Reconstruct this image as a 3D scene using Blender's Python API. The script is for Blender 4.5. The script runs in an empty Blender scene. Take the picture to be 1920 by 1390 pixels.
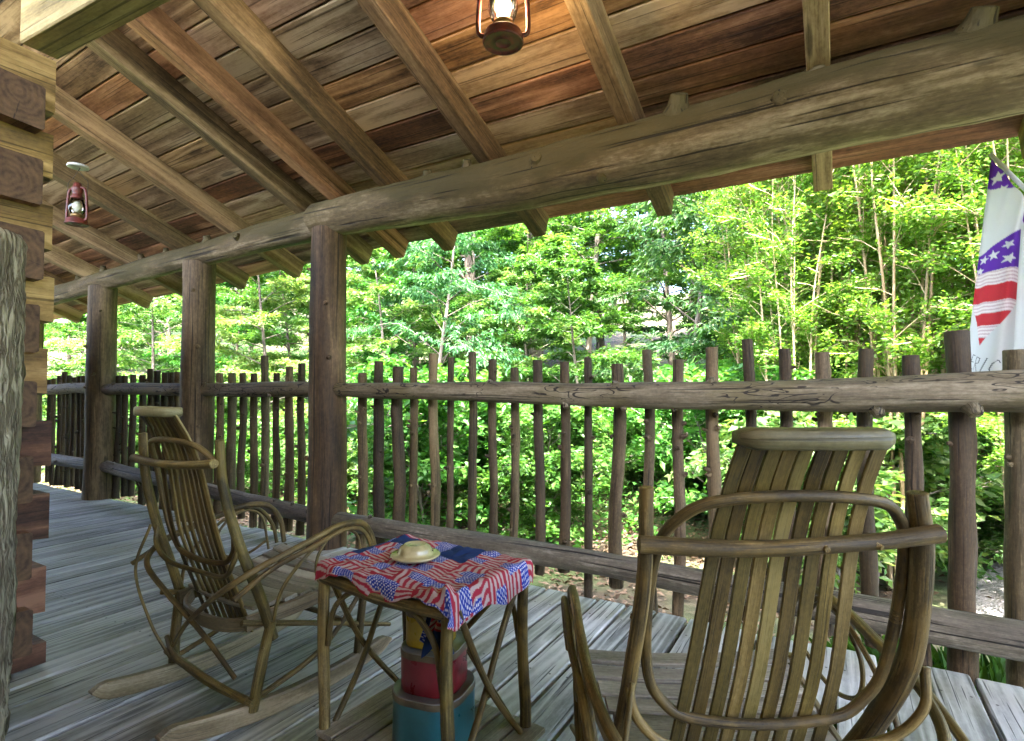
import bpy, math, random
import numpy as np
from mathutils import Vector, Matrix, noise as mnoise

# ------------------------------------------------------------------ camera, sky, sun, exposure
sc = bpy.context.scene
col = sc.collection
cd = bpy.data.cameras.new('camera'); cam = bpy.data.objects.new('camera', cd); col.objects.link(cam)
cd.sensor_width = 36.0; cd.lens = 36.0 * 1036.0 / 1920.0
cd.clip_start = 0.02; cd.clip_end = 600.0
cam.location = (0, 0, 1.1)
cam.rotation_euler = (math.radians(91.8), 0, math.radians(30.5))
sc.camera = cam

SUN_EL, SUN_AZ = 60.0, 160.0            # azimuth clockwise from +Y (the woods side)
w = bpy.data.worlds.new('World'); sc.world = w; w.use_nodes = True
nt = w.node_tree; nt.nodes.clear()
sky = nt.nodes.new('ShaderNodeTexSky'); sky.sky_type = 'NISHITA'; sky.sun_disc = False
sky.sun_elevation = math.radians(SUN_EL); sky.sun_rotation = math.radians(SUN_AZ)
sky.air_density = 0.7; sky.dust_density = 4.0; sky.ozone_density = 1.0
bg = nt.nodes.new('ShaderNodeBackground'); bg.inputs['Strength'].default_value = 0.15
wo = nt.nodes.new('ShaderNodeOutputWorld')
nt.links.new(sky.outputs[0], bg.inputs[0]); nt.links.new(bg.outputs[0], wo.inputs[0])

sl = bpy.data.lights.new('sun', 'SUN'); sl.energy = 2.3; sl.angle = math.radians(0.6); sl.color = (1.0, 0.95, 0.86)
sun = bpy.data.objects.new('sun', sl); col.objects.link(sun)
e, a = math.radians(SUN_EL), math.radians(SUN_AZ)
sdir = Vector((math.sin(a) * math.cos(e), math.cos(a) * math.cos(e), math.sin(e)))
sun.rotation_euler = sdir.to_track_quat('Z', 'Y').to_euler()
sun.location = sdir * 60

sc.view_settings.view_transform = 'Standard'; sc.view_settings.look = 'None'
sc.view_settings.exposure = 4.5; sc.view_settings.gamma = 1.0
sc.view_settings.use_curve_mapping = False
sc.render.engine = 'CYCLES'
cy = sc.cycles
cy.use_denoising = True
try: cy.denoiser = 'OPENIMAGEDENOISE'
except Exception: pass
cy.max_bounces = 6; cy.diffuse_bounces = 3; cy.glossy_bounces = 2; cy.transmission_bounces = 5
cy.transparent_max_bounces = 6; cy.sample_clamp_indirect = 6.0
cy.caustics_reflective = False; cy.caustics_refractive = False
cy.use_adaptive_sampling = True; cy.adaptive_threshold = 0.02; cy.use_light_tree = False

PI = math.pi
rnd = random.Random(7)

# ------------------------------------------------------------------ materials
class NT:
    def __init__(s, name):
        s.m = bpy.data.materials.new(name); s.m.use_nodes = True
        s.t = s.m.node_tree; s.t.nodes.clear()
        s.out = s.n('ShaderNodeOutputMaterial')
    def n(s, k, **kw):
        x = s.t.nodes.new(k)
        for a_, v in kw.items(): setattr(x, a_, v)
        return x
    def l(s, a_, b): s.t.links.new(a_, b)
    def inp(s, node, key, v):
        if isinstance(v, bpy.types.NodeSocket): s.l(v, node.inputs[key])
        else: node.inputs[key].default_value = v
    def math(s, op, a_, b=None, c=None, clamp=False):
        x = s.n('ShaderNodeMath', operation=op, use_clamp=clamp); s.inp(x, 0, a_)
        if b is not None: s.inp(x, 1, b)
        if c is not None: s.inp(x, 2, c)
        return x.outputs[0]
    def vmul(s, v, sc_):
        x = s.n('ShaderNodeVectorMath', operation='MULTIPLY'); s.inp(x, 0, v); x.inputs[1].default_value = sc_
        return x.outputs[0]
    def vadd(s, v, b):
        x = s.n('ShaderNodeVectorMath', operation='ADD'); s.inp(x, 0, v); s.inp(x, 1, b); return x.outputs[0]
    def noise(s, v, scale=1.0, detail=4.0, rough=0.55, dist=0.0):
        x = s.n('ShaderNodeTexNoise'); s.inp(x, 'Vector', v); x.inputs['Scale'].default_value = scale
        x.inputs['Detail'].default_value = detail; x.inputs['Roughness'].default_value = rough; x.inputs['Distortion'].default_value = dist
        return x.outputs[0]
    def voro(s, v, scale=1.0, feature='F1', rand=1.0):
        x = s.n('ShaderNodeTexVoronoi', feature=feature); s.inp(x, 'Vector', v); x.inputs['Scale'].default_value = scale
        x.inputs['Randomness'].default_value = rand
        return x
    def mr(s, v, a0, a1, b0=0.0, b1=1.0, smooth=True):
        x = s.n('ShaderNodeMapRange'); x.interpolation_type = 'SMOOTHSTEP' if smooth else 'LINEAR'; x.clamp = True
        s.inp(x, 0, v); x.inputs[1].default_value = a0; x.inputs[2].default_value = a1; x.inputs[3].default_value = b0; x.inputs[4].default_value = b1
        return x.outputs[0]
    def ramp(s, v, stops):
        x = s.n('ShaderNodeValToRGB'); s.inp(x, 0, v); r = x.color_ramp
        while len(r.elements) < len(stops): r.elements.new(0.5)
        for el, (p, c) in zip(r.elements, stops): el.position = p; el.color = (*c, 1)
        return x.outputs[0]
    def mix(s, f, a_, b, mode='MIX'):
        x = s.n('ShaderNodeMix', data_type='RGBA', blend_type=mode)
        s.inp(x, 0, f)
        for k, v in ((6, a_), (7, b)):
            if isinstance(v, tuple): v = (*v, 1) if len(v) == 3 else v
            s.inp(x, k, v)
        return x.outputs[2]
    def attr(s, name):
        return s.n('ShaderNodeAttribute', attribute_name=name)
    def rand(s): return s.n('ShaderNodeObjectInfo').outputs['Random']
    def principled(s, colr, rough=0.6, bump=None, bs=0.3, bd=0.01, **kw):
        p = s.n('ShaderNodeBsdfPrincipled')
        if isinstance(colr, tuple): colr = (*colr, 1)
        s.inp(p, 'Base Color', colr); s.inp(p, 'Roughness', rough)
        for k, v in kw.items(): s.inp(p, k.replace('_', ' '), v)
        if bump is not None:
            b = s.n('ShaderNodeBump'); b.inputs['Strength'].default_value = bs; b.inputs['Distance'].default_value = bd
            s.l(bump, b.inputs['Height']); s.l(b.outputs[0], p.inputs['Normal'])
        return p
    def done(s, sh):
        s.l(sh.outputs[0], s.out.inputs[0]); return s.m

def wood(name, dark, mid, light, fine=(2.2, 42), ringf=(0.5, 6.5), rings=9.0, wr=0.30, crack=0.7, crackf=(0.9, 70), knots=(1.1, 3.2),
         knot_amt=0.8, moss=None, moss_amt=0.0, moss_f=2.0, rough=0.72, bump=0.5, bd=0.004, var=0.22, hue=0.02, tint=None, blotch=1.6, galleries=0.0, nails=False, speck=70.0, moss_shade_up=0.0):
    t = NT(name)
    g = t.attr('gc').outputs['Vector']
    r = t.rand()
    off = t.n('ShaderNodeCombineXYZ')
    t.l(t.math('MULTIPLY', r, 37.0), off.inputs[0]); t.l(t.math('MULTIPLY', r, 91.0), off.inputs[1]); t.l(t.math('MULTIPLY', r, 53.0), off.inputs[2])
    p = t.vadd(g, off.outputs[0])
    kv = t.voro(t.vmul(p, (knots[0], knots[1], knots[1])), 1.0, 'F1', 1.0)
    kd = kv.outputs['Distance']
    kfall = t.mr(kd, 0.0, 0.42, 1.0, 0.0)
    f1 = t.noise(t.vmul(p, (fine[0], fine[1], fine[1])), 1.0, 3.0, 0.65, 0.0)
    n2 = t.noise(t.vmul(p, (ringf[0], ringf[1], ringf[1])), 1.0, 1.0, 0.5, 0.0)
    n2k = t.math('ADD', n2, t.math('MULTIPLY', kfall, 0.22 * knot_amt))
    ring = t.math('PINGPONG', t.math('MULTIPLY', n2k, rings), 1.0)
    ring = t.math('POWER', ring, 1.6)
    n3 = t.noise(t.vmul(p, (blotch, blotch * 2.2, blotch * 2.2)), 1.0, 3.0, 0.6, 0.0)
    spk = t.noise(t.vmul(p, (speck * .55, speck, speck)), 1.0, 3.0, 0.7, 0.0)
    s1 = t.math('MULTIPLY_ADD', spk, 0.34, t.math('MULTIPLY', f1, 0.44))
    s2 = t.math('MULTIPLY_ADD', ring, wr, s1)
    s3 = t.math('MULTIPLY_ADD', n3, 0.50, s2)
    s4 = t.math('ADD', s3, t.math('MULTIPLY', t.math('SUBTRACT', r, 0.5), var))
    fac = t.mr(s4, 0.46, 0.98, 0, 1, False)
    c = t.ramp(fac, [(0.0, dark), (0.5, mid), (1.0, light)])
    if tint is not None:
        r2 = t.math('FRACT', t.math('MULTIPLY', r, 17.3))
        tf = t.math('MULTIPLY', t.mr(t.math('ADD', t.math('MULTIPLY', r2, 0.8), t.math('MULTIPLY', n3, 0.5)), 0.35, 0.95), tint[1])
        c = t.mix(tf, c, t.mix(1.0, c, tint[0], 'MULTIPLY'))
    if moss is not None:
        mn = t.noise(t.vmul(p, (moss_f, moss_f * 1.6, moss_f * 1.6)), 1.0, 3.0, 0.65, 0.0)
        if moss_shade_up:  # leans the mask to the upper side, painting stain and shade together
            sz = t.n('ShaderNodeSeparateXYZ'); t.l(g, sz.inputs[0]); mn = t.math('ADD', t.math('ADD', mn, 0.09), t.math('MULTIPLY', sz.outputs[2], -moss_shade_up))
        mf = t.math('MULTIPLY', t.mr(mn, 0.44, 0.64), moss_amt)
        c = t.mix(mf, c, moss)
    ck = t.noise(t.vmul(p, (crackf[0], crackf[1], crackf[1])), 1.0, 1.0, 0.5, 0.0)
    cm = t.mr(ck, 0.30, 0.385, 1.0, 0.0)
    c = t.mix(t.math('MULTIPLY', cm, crack), c, tuple(x * 0.22 for x in dark))
    kn = t.mr(kd, 0.045, 0.10, 1.0, 0.0)
    c = t.mix(t.math('MULTIPLY', kn, knot_amt * 0.85), c, tuple(x * 0.35 for x in dark))
    if galleries > 0:
        gn = t.noise(t.vmul(p, (6.0, 22, 22)), 1.0, 1.5, 0.5, 0.8)
        ge = t.math('ABSOLUTE', t.math('SUBTRACT', gn, 0.5))
        mk = t.mr(t.noise(t.vmul(p, (2.2, 5, 5)), 1.0, 2.0), 0.43, 0.50)
        gl = t.math('MULTIPLY', t.mr(ge, 0.010, 0.022, 1.0, 0.0), mk)
        c = t.mix(t.math('MULTIPLY', gl, galleries), c, (0.012, 0.008, 0.006))
    if nails:
        sp = t.n('ShaderNodeSeparateXYZ'); t.l(g, sp.inputs[0])
        dx = t.math('SUBTRACT', t.math('ADD', t.math('MODULO', sp.outputs[0], 0.607), t.math('MULTIPLY', r, 0.02)), 0.3); dy = t.math('SUBTRACT', t.math('ABSOLUTE', sp.outputs[1]), 0.043)
        dd = t.math('SQRT', t.math('ADD', t.math('MULTIPLY', dx, dx), t.math('MULTIPLY', dy, dy)))
        c = t.mix(t.mr(dd, 0.0035, 0.006, 0.85, 0.0), c, (0.03, 0.026, 0.024))
    h = t.n('ShaderNodeHueSaturation'); t.l(c, h.inputs['Color'])
    t.l(t.math('MULTIPLY_ADD', t.math('FRACT', t.math('MULTIPLY', r, 7.7)), hue, 0.5 - hue / 2), h.inputs['Hue'])
    t.l(t.math('MULTIPLY_ADD', t.math('FRACT', t.math('MULTIPLY', r, 29.1)), 0.4, 0.8), h.inputs['Value'])
    hb = t.math('SUBTRACT', f1, t.math('MULTIPLY', cm, 1.2))
    rg = t.mr(f1, 0.3, 0.7, rough - 0.08, rough + 0.08, False)
    return t.done(t.principled(h.outputs[0], rg, hb, bump, bd, Specular_IOR_Level=0.35))

def endgrain(name, dark, light):
    t = NT(name)
    g = t.attr('gc').outputs['Vector']; r = t.rand()
    sp = t.n('ShaderNodeSeparateXYZ'); t.l(g, sp.inputs[0])
    yy = t.math('ADD', sp.outputs[1], t.math('MULTIPLY', t.math('SUBTRACT', r, 0.5), 0.06))
    zz = t.math('ADD', sp.outputs[2], t.math('MULTIPLY', t.math('SUBTRACT', t.math('FRACT', t.math('MULTIPLY', r, 9.3)), 0.5), 0.06))
    d = t.math('SQRT', t.math('ADD', t.math('MULTIPLY', yy, yy), t.math('MULTIPLY', zz, zz)))
    n = t.noise(t.vmul(g, (0, 14, 14)), 1.0, 4.0, 0.6)
    rg = t.math('PINGPONG', t.math('MULTIPLY_ADD', n, 4.5, t.math('MULTIPLY', d, 95.0)), 1.0)
    n2 = t.noise(t.vmul(g, (9, 24, 24)), 1.0, 5.0, 0.7)
    f = t.math('MULTIPLY_ADD', rg, 0.16, t.math('MULTIPLY', n2, 0.95))
    c = t.ramp(t.mr(f, 0.28, 0.85, 0, 1, False), [(0, dark), (1, light)])
    ang = t.math('ARCTAN2', zz, yy)
    cv = t.n('ShaderNodeCombineXYZ'); t.l(t.math('MULTIPLY', ang, 5.0), cv.inputs[0]); t.l(t.math('MULTIPLY', d, 7.0), cv.inputs[1]); t.l(t.math('MULTIPLY', r, 60.0), cv.inputs[2])
    cr = t.noise(cv.outputs[0], 1.0, 2.0)
    c = t.mix(t.mr(cr, 0.27, 0.34, 0.9, 0.0), c, (0.01, 0.006, 0.004))
    return t.done(t.principled(c, 0.8, rg, 0.3, 0.003))

M = {}
M['deck'] = wood('weathered_deck_wood', (.145, .153, .150), (.31, .325, .315), (.46, .475, .46), speck=60, fine=(10, 100), ringf=(0.42, 10), rings=12, wr=0.42, crack=0.85, crackf=(2.6, 110),
                 knots=(1.0, 5.5), moss=(0.20, 0.215, 0.12), moss_amt=0.4, moss_f=0.9, rough=0.60, var=0.36, bump=0.6, nails=True)
M['roof_board'] = wood('roof_board_wood', (0.0615, 0.0361, 0.0199), (0.2586, 0.1647, 0.0941), (0.5063, 0.3653, 0.2399), speck=50, fine=(7, 100), rings=8, wr=0.34, crack=0.55, crackf=(1.0, 90), knots=(0.9, 4.0),
                       var=0.30, hue=0.03, tint=((1.0, 0.62, 0.32), 0.75), blotch=1.3, rough=0.75)
M['rafter'] = wood('rafter_wood', (0.0589, 0.0363, 0.0154), (0.2178, 0.1423, 0.0687), (0.4498, 0.3204, 0.1703), speck=55, fine=(6, 110), rings=7, wr=0.28, crack=0.55, crackf=(0.8, 100), knots=(0.9, 5.5), var=0.2,
                   tint=((1.0, 0.66, 0.40), 0.5), rough=0.72)
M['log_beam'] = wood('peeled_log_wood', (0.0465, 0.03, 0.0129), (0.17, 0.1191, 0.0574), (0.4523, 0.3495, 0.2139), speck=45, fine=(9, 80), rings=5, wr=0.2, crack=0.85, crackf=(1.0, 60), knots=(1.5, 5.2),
                     moss=(0.068, 0.052, 0.014), moss_amt=0.9, moss_shade_up=1.5, moss_f=1.3, var=0.05, rough=0.75, bump=0.8, bd=0.008)  # olive stain, with the log's upper-side shade also put into the colour
M['post'] = wood('porch_post_wood', (0.0189, 0.0127, 0.0051), (0.0921, 0.0622, 0.028), (0.2499, 0.1809, 0.0904), speck=50, fine=(7, 95), rings=5, wr=0.22, crack=0.9, crackf=(0.8, 70), knots=(1.8, 5.5),
                 var=0.12, tint=((1.0, 0.72, 0.52), 0.45), rough=0.7, bump=0.7, bd=0.006)
M['rail'] = wood('rail_log_wood', (0.0404, 0.0301, 0.0177), (0.1673, 0.1317, 0.082), (0.3746, 0.316, 0.2231), speck=70, fine=(9, 120), rings=5, wr=0.2, crack=0.85, crackf=(1.2, 90), knots=(1.8, 8.5),
                 moss=(0.15, 0.12, 0.05), moss_amt=0.55, var=0.1, rough=0.66, bump=0.8, bd=0.006, galleries=0.95)
M['low_rail'] = wood('low_rail_wood', (0.0272, 0.0222, 0.0165), (0.1089, 0.0923, 0.0681), (0.3259, 0.2928, 0.2408), speck=60, fine=(8, 120), rings=5, wr=0.2, crack=0.95, crackf=(0.8, 80), knots=(1.6, 7.0), var=0.1, rough=0.62, bump=0.9, bd=0.007)
M['picket'] = wood('picket_wood', (0.0159, 0.011, 0.005), (0.0764, 0.0541, 0.0267), (0.2216, 0.1662, 0.091), speck=110, fine=(12, 200), rings=4, wr=0.2, crack=0.85, crackf=(1.4, 150), knots=(3.4, 18.0), var=0.3,
                   tint=((1.0, 0.78, 0.6), 0.35), rough=0.7, bump=0.7)
M['cabin_log'] = wood('cabin_log_wood', (0.0751, 0.0432, 0.0147), (0.2397, 0.1485, 0.0477), (0.4404, 0.2946, 0.111), speck=55, fine=(8, 100), rings=7, wr=0.3, crack=0.6, crackf=(1, 90), knots=(1.6, 6.0), var=0.2, rough=0.7)
M['cabin_red'] = wood('red_brown_log_wood', (0.0312, 0.0141, 0.0081), (0.1129, 0.0536, 0.0282), (0.2485, 0.1385, 0.0769), speck=55, fine=(8, 100), rings=7, wr=0.3, crack=0.6, crackf=(1, 90), knots=(1.6, 6.0), var=0.3, rough=0.7)
M['header'] = wood('header_timber_wood', (0.0992, 0.0684, 0.0244), (0.2541, 0.1839, 0.0745), (0.4256, 0.3216, 0.1484), speck=50, fine=(7, 90), rings=6, wr=0.28, crack=0.6, crackf=(1, 80), var=0.05, rough=0.72)
M['branch'] = wood('bent_hickory', (0.0168, 0.0116, 0.0033), (0.0828, 0.0601, 0.0181), (0.2713, 0.2129, 0.0854), speck=260, fine=(24, 420), ringf=(2.0, 90), rings=4, wr=0.24, crack=0.7, crackf=(5, 360), knots=(7, 60), var=0.12,
                   moss=(0.21, 0.145, 0.034), moss_amt=0.5, moss_f=9, blotch=6, rough=0.55, bump=0.5, bd=0.002)
M['slat'] = wood('oak_slat_wood', (0.0297, 0.0203, 0.004), (0.1109, 0.0791, 0.0199), (0.2468, 0.1844, 0.0648), speck=160, fine=(14, 460), rings=8, wr=0.25, crack=0.5, crackf=(2.5, 420), knots=(0.8, 3), knot_amt=0.15, var=0.2, blotch=3, rough=0.5, bump=0.4, bd=0.0015)
M['seat'] = wood('oak_seat_wood', (0.09, 0.076, 0.054), (0.23, 0.205, 0.16), (0.40, 0.37, 0.30), speck=130, fine=(14, 280), rings=8, wr=0.28, crack=0.5, crackf=(2, 260), knots=(0.8, 3), knot_amt=0.2, var=0.2, rough=0.55, bump=0.4, bd=0.002)
M['rocker'] = wood('oak_rocker_wood', (0.0539, 0.0408, 0.0208), (0.1475, 0.1167, 0.0639), (0.2845, 0.237, 0.1508), speck=130, fine=(12, 240), rings=6, wr=0.28, crack=0.5, crackf=(1.6, 220), knots=(0.7, 3), knot_amt=0.2, var=0.1, blotch=3, rough=0.5, bump=0.4, bd=0.002)
M['head'] = wood('grey_green_headrest_wood', (0.042, 0.036, 0.014), (0.118, 0.104, 0.046), (0.22, 0.20, 0.105), speck=130, fine=(12, 240), rings=6, wr=0.28, crack=0.5, crackf=(1.6, 220), knots=(0.7, 3), knot_amt=0.2, var=0.1, blotch=3, rough=0.5, bump=0.4, bd=0.002)
M['tree_bark'] = wood('tree_bark', (0.06, 0.048, 0.036), (0.15, 0.125, 0.10), (0.30, 0.27, 0.23), fine=(4, 22), rings=4, wr=0.2, crack=0.8, crackf=(3, 20), var=0.3, knot_amt=0.3, rough=0.85, bump=0.8, bd=0.01)
M['myrtle_bark'] = wood('smooth_tan_bark', (0.17, 0.115, 0.062), (0.34, 0.245, 0.14), (0.50, 0.40, 0.26), fine=(3, 30), rings=4, wr=0.2, crack=0.25, var=0.25, knot_amt=0.3, rough=0.75, bump=0.3)
M['log_end'] = endgrain('log_end_grain', (0.028, 0.014, 0.007), (0.16, 0.092, 0.044))

def plain(name, c, rough=0.5, metal=0.0, nscale=8.0, amt=0.25, bump=0.0, **kw):
    t = NT(name)
    tc = t.n('ShaderNodeTexCoord').outputs['Object']
    n = t.noise(tc, nscale, 5.0, 0.6, 0.2)
    c2 = t.mix(t.mr(n, 0.3, 0.7, 0, 1), tuple(x * (1 - amt) for x in c), tuple(min(1, x * (1 + amt)) for x in c))
    return t.done(t.principled(c2, t.mr(n, 0.2, 0.8, rough - 0.06, rough + 0.1, False), n if bump else None, bump, 0.003, Metallic=metal, **kw))
M['red_metal'] = plain('red_enamel', (0.105, 0.018, 0.012), 0.45, 0.0, 45, 0.5, 0.15)
M['dark_wire'] = plain('dark_wire', (0.03, 0.025, 0.022), 0.5, 0.6)
M['white_plate'] = plain('white_ceiling_plate', (0.55, 0.57, 0.56), 0.4)
M['burner'] = plain('burner_metal', (0.20, 0.13, 0.05), 0.35, 0.7, 30)
M['tin_teal'] = plain('teal_tin_paint', (0.022, 0.125, 0.155), 0.30, 0.0, 14, 0.18)
M['tin_red'] = plain('red_tin_paint', (0.165, 0.014, 0.020), 0.28, 0.0, 14, 0.2)
M['tin_yellow'] = plain('yellow_tin_paint', (0.42, 0.30, 0.022), 0.28, 0.0, 14, 0.15)
M['tin_lid'] = plain('grey_tin_lid', (0.26, 0.275, 0.275), 0.38, 0.35, 9, 0.15)
M['tin_rim'] = plain('brown_tin_rim', (0.13, 0.105, 0.065), 0.42, 0.3, 20, 0.4)
M['glaze'] = plain('olive_glazed_pottery', (0.36, 0.325, 0.165), 0.18, 0.0, 22, 0.22, Coat_Weight=0.4)
M['metal_roof'] = plain('metal_roofing', (0.10, 0.09, 0.085), 0.5, 0.4)

def printed(name, rough=0.85, transl=0.0):
    t = NT(name)
    c = t.attr('col').outputs['Color']
    g = t.n('ShaderNodeTexCoord').outputs['Object']
    n = t.noise(g, 260.0, 2.0)
    c2 = t.mix(0.25, c, t.mix(n, (0.55, 0.55, 0.55), (1, 1, 1)), 'MULTIPLY')
    p = t.principled(c2, rough, n, 0.15, 0.001, Specular_IOR_Level=0.15)
    if transl:
        tr = t.n('ShaderNodeBsdfTranslucent'); t.l(c2, tr.inputs[0])
        mx = t.n('ShaderNodeMixShader'); mx.inputs[0].default_value = transl
        t.l(p.outputs[0], mx.inputs[1]); t.l(tr.outputs[0], mx.inputs[2]); return t.done(mx)
    return t.done(p)
M['cloth'] = printed('printed_cotton')
M['flag'] = printed('printed_flag_nylon', 0.7, 0.35)

def leafmat(name, stops, transl=0.42, rough=0.42, hv=0.25):
    t = NT(name)
    lv = t.attr('lv').outputs['Fac']
    c = t.ramp(lv, stops)
    h = t.n('ShaderNodeHueSaturation'); t.l(c, h.inputs['Color'])
    r = t.rand()
    t.l(t.math('MULTIPLY_ADD', r, 0.035, 0.482), h.inputs['Hue'])
    t.l(t.math('MULTIPLY_ADD', t.math('FRACT', t.math('MULTIPLY', r, 13.7)), hv * 2, 1 - hv), h.inputs['Value'])
    p = t.principled(h.outputs[0], rough, Specular_IOR_Level=0.45)
    tr = t.n('ShaderNodeBsdfTranslucent')
    c3 = t.mix(1.0, h.outputs[0], (1.35, 1.3, 0.55), 'MULTIPLY'); t.l(c3, tr.inputs[0])
    mx = t.n('ShaderNodeMixShader'); mx.inputs[0].default_value = transl
    t.l(p.outputs[0], mx.inputs[1]); t.l(tr.outputs[0], mx.inputs[2])
    return t.done(mx)
M['leaf_green'] = leafmat('green_leaf', [(0.0, (0.0240, 0.0924, 0.0160)), (0.45, (0.0496, 0.1540, 0.0240)), (0.8, (0.0920, 0.2200, 0.0336)), (1.0, (0.1760, 0.2904, 0.0800))], 0.45)
M['leaf_blue'] = leafmat('bluish_leaf', [(0.0, (0.0208, 0.0880, 0.0240)), (0.6, (0.0496, 0.1540, 0.0464)), (1.0, (0.1440, 0.2640, 0.1040))], 0.42, 0.45)
M['leaf_yellow'] = leafmat('yellow_green_leaf', [(0.0, (0.0620, 0.1705, 0.0200)), (0.5, (0.1200, 0.2640, 0.0340)), (1.0, (0.2400, 0.3740, 0.0750))], 0.55)
M['leaf_pale'] = leafmat('pale_leaf', [(0.0, (0.0518, 0.1521, 0.0328)), (0.5, (0.1123, 0.2376, 0.0536)), (1.0, (0.2765, 0.3612, 0.1469))], 0.45)
M['litter'] = leafmat('dry_leaf', [(0.0, (0.06, 0.04, 0.024)), (0.5, (0.15, 0.10, 0.06)), (1.0, (0.32, 0.235, 0.16))], 0.15, 0.8)
M['grass'] = leafmat('grass_blade', [(0.0, (0.04, 0.11, 0.02)), (1.0, (0.13, 0.24, 0.05))], 0.4)

def barkpost():
    t = NT('rough_grey_bark')
    g = t.attr('gc').outputs['Vector']
    a1 = t.noise(t.vmul(g, (6.0, 70, 70)), 1.0, 4.0, 0.6, 0.3)
    a2 = t.noise(t.vmul(g, (16, 90, 90)), 1.0, 4.0, 0.7)
    rd = t.math('ABSOLUTE', t.math('SUBTRACT', a1, 0.5))
    rid = t.math('ADD', t.math('MULTIPLY', t.mr(rd, 0.0, 0.10), 0.75), t.math('MULTIPLY', a2, 0.5))
    c = t.ramp(t.mr(rid, 0.15, 1.25, 0, 1, False), [(0, (0.105, 0.082, 0.048)), (0.4, (0.25, 0.215, 0.135)), (1, (0.43, 0.39, 0.27))])
    return t.done(t.principled(c, 0.9, rid, 0.9, 0.02))
M['bark_post'] = barkpost()

def groundmat():
    t = NT('leaf_strewn_soil')
    g = t.n('ShaderNodeTexCoord').outputs['Object']
    n = t.noise(g, 1.3, 6.0, 0.65, 0.4); n2 = t.noise(g, 28.0, 5.0, 0.7)
    v = t.voro(t.vmul(g, (16, 16, 16)), 1.0).outputs['Color']
    sp = t.n('ShaderNodeSeparateColor'); t.l(v, sp.inputs[0])
    f = t.math('ADD', t.math('MULTIPLY', n, 0.6), t.math('MULTIPLY', sp.outputs[0], 0.4))
    c = t.ramp(f, [(0.2, (0.030, 0.022, 0.014)), (0.55, (0.085, 0.060, 0.038)), (0.9, (0.19, 0.14, 0.095))])
    mo = t.noise(g, 0.5, 4.0, 0.6)
    c = t.mix(t.mr(mo, 0.42, 0.6, 0, 0.75), c, t.mix(n2, (0.04, 0.10, 0.02), (0.11, 0.20, 0.05)))
    return t.done(t.principled(c, 0.95, n2, 0.8, 0.03))
M['ground'] = groundmat()
def gravelmat():
    t = NT('pale_gravel')
    g = t.n('ShaderNodeTexCoord').outputs['Object']
    v = t.voro(g, 55.0); n = t.noise(g, 0.8, 5.0, 0.6)
    sp = t.n('ShaderNodeSeparateColor'); t.l(v.outputs['Color'], sp.inputs[0])
    c = t.ramp(t.math('MULTIPLY_ADD', sp.outputs[0], 0.6, t.math('MULTIPLY', n, 0.4)), [(0.1, (0.16, 0.15, 0.135)), (0.5, (0.30, 0.285, 0.265)), (0.95, (0.46, 0.44, 0.415))])
    return t.done(t.principled(c, 0.9, v.outputs['Distance'], 0.8, 0.02))
M['gravel'] = gravelmat()

# ------------------------------------------------------------------ mesh helpers
def catmull(P, n):
    P = [np.array(p, float) for p in P]
    if len(P) == 2:
        return np.array([P[0] + (P[1] - P[0]) * i / n for i in range(n + 1)])
    Q = [2 * P[0] - P[1]] + P + [2 * P[-1] - P[-2]]
    segs = len(P) - 1; out = []
    for k in range(n + 1):
        x = k / n * segs; i = min(int(x), segs - 1); t = x - i
        a_, b, c, d = Q[i], Q[i + 1], Q[i + 2], Q[i + 3]
        out.append(0.5 * ((2 * b) + (c - a_) * t + (2 * a_ - 5 * b + 4 * c - d) * t * t + (3 * b - a_ - 3 * c + d) * t ** 3))
    return np.array(out)

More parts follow.
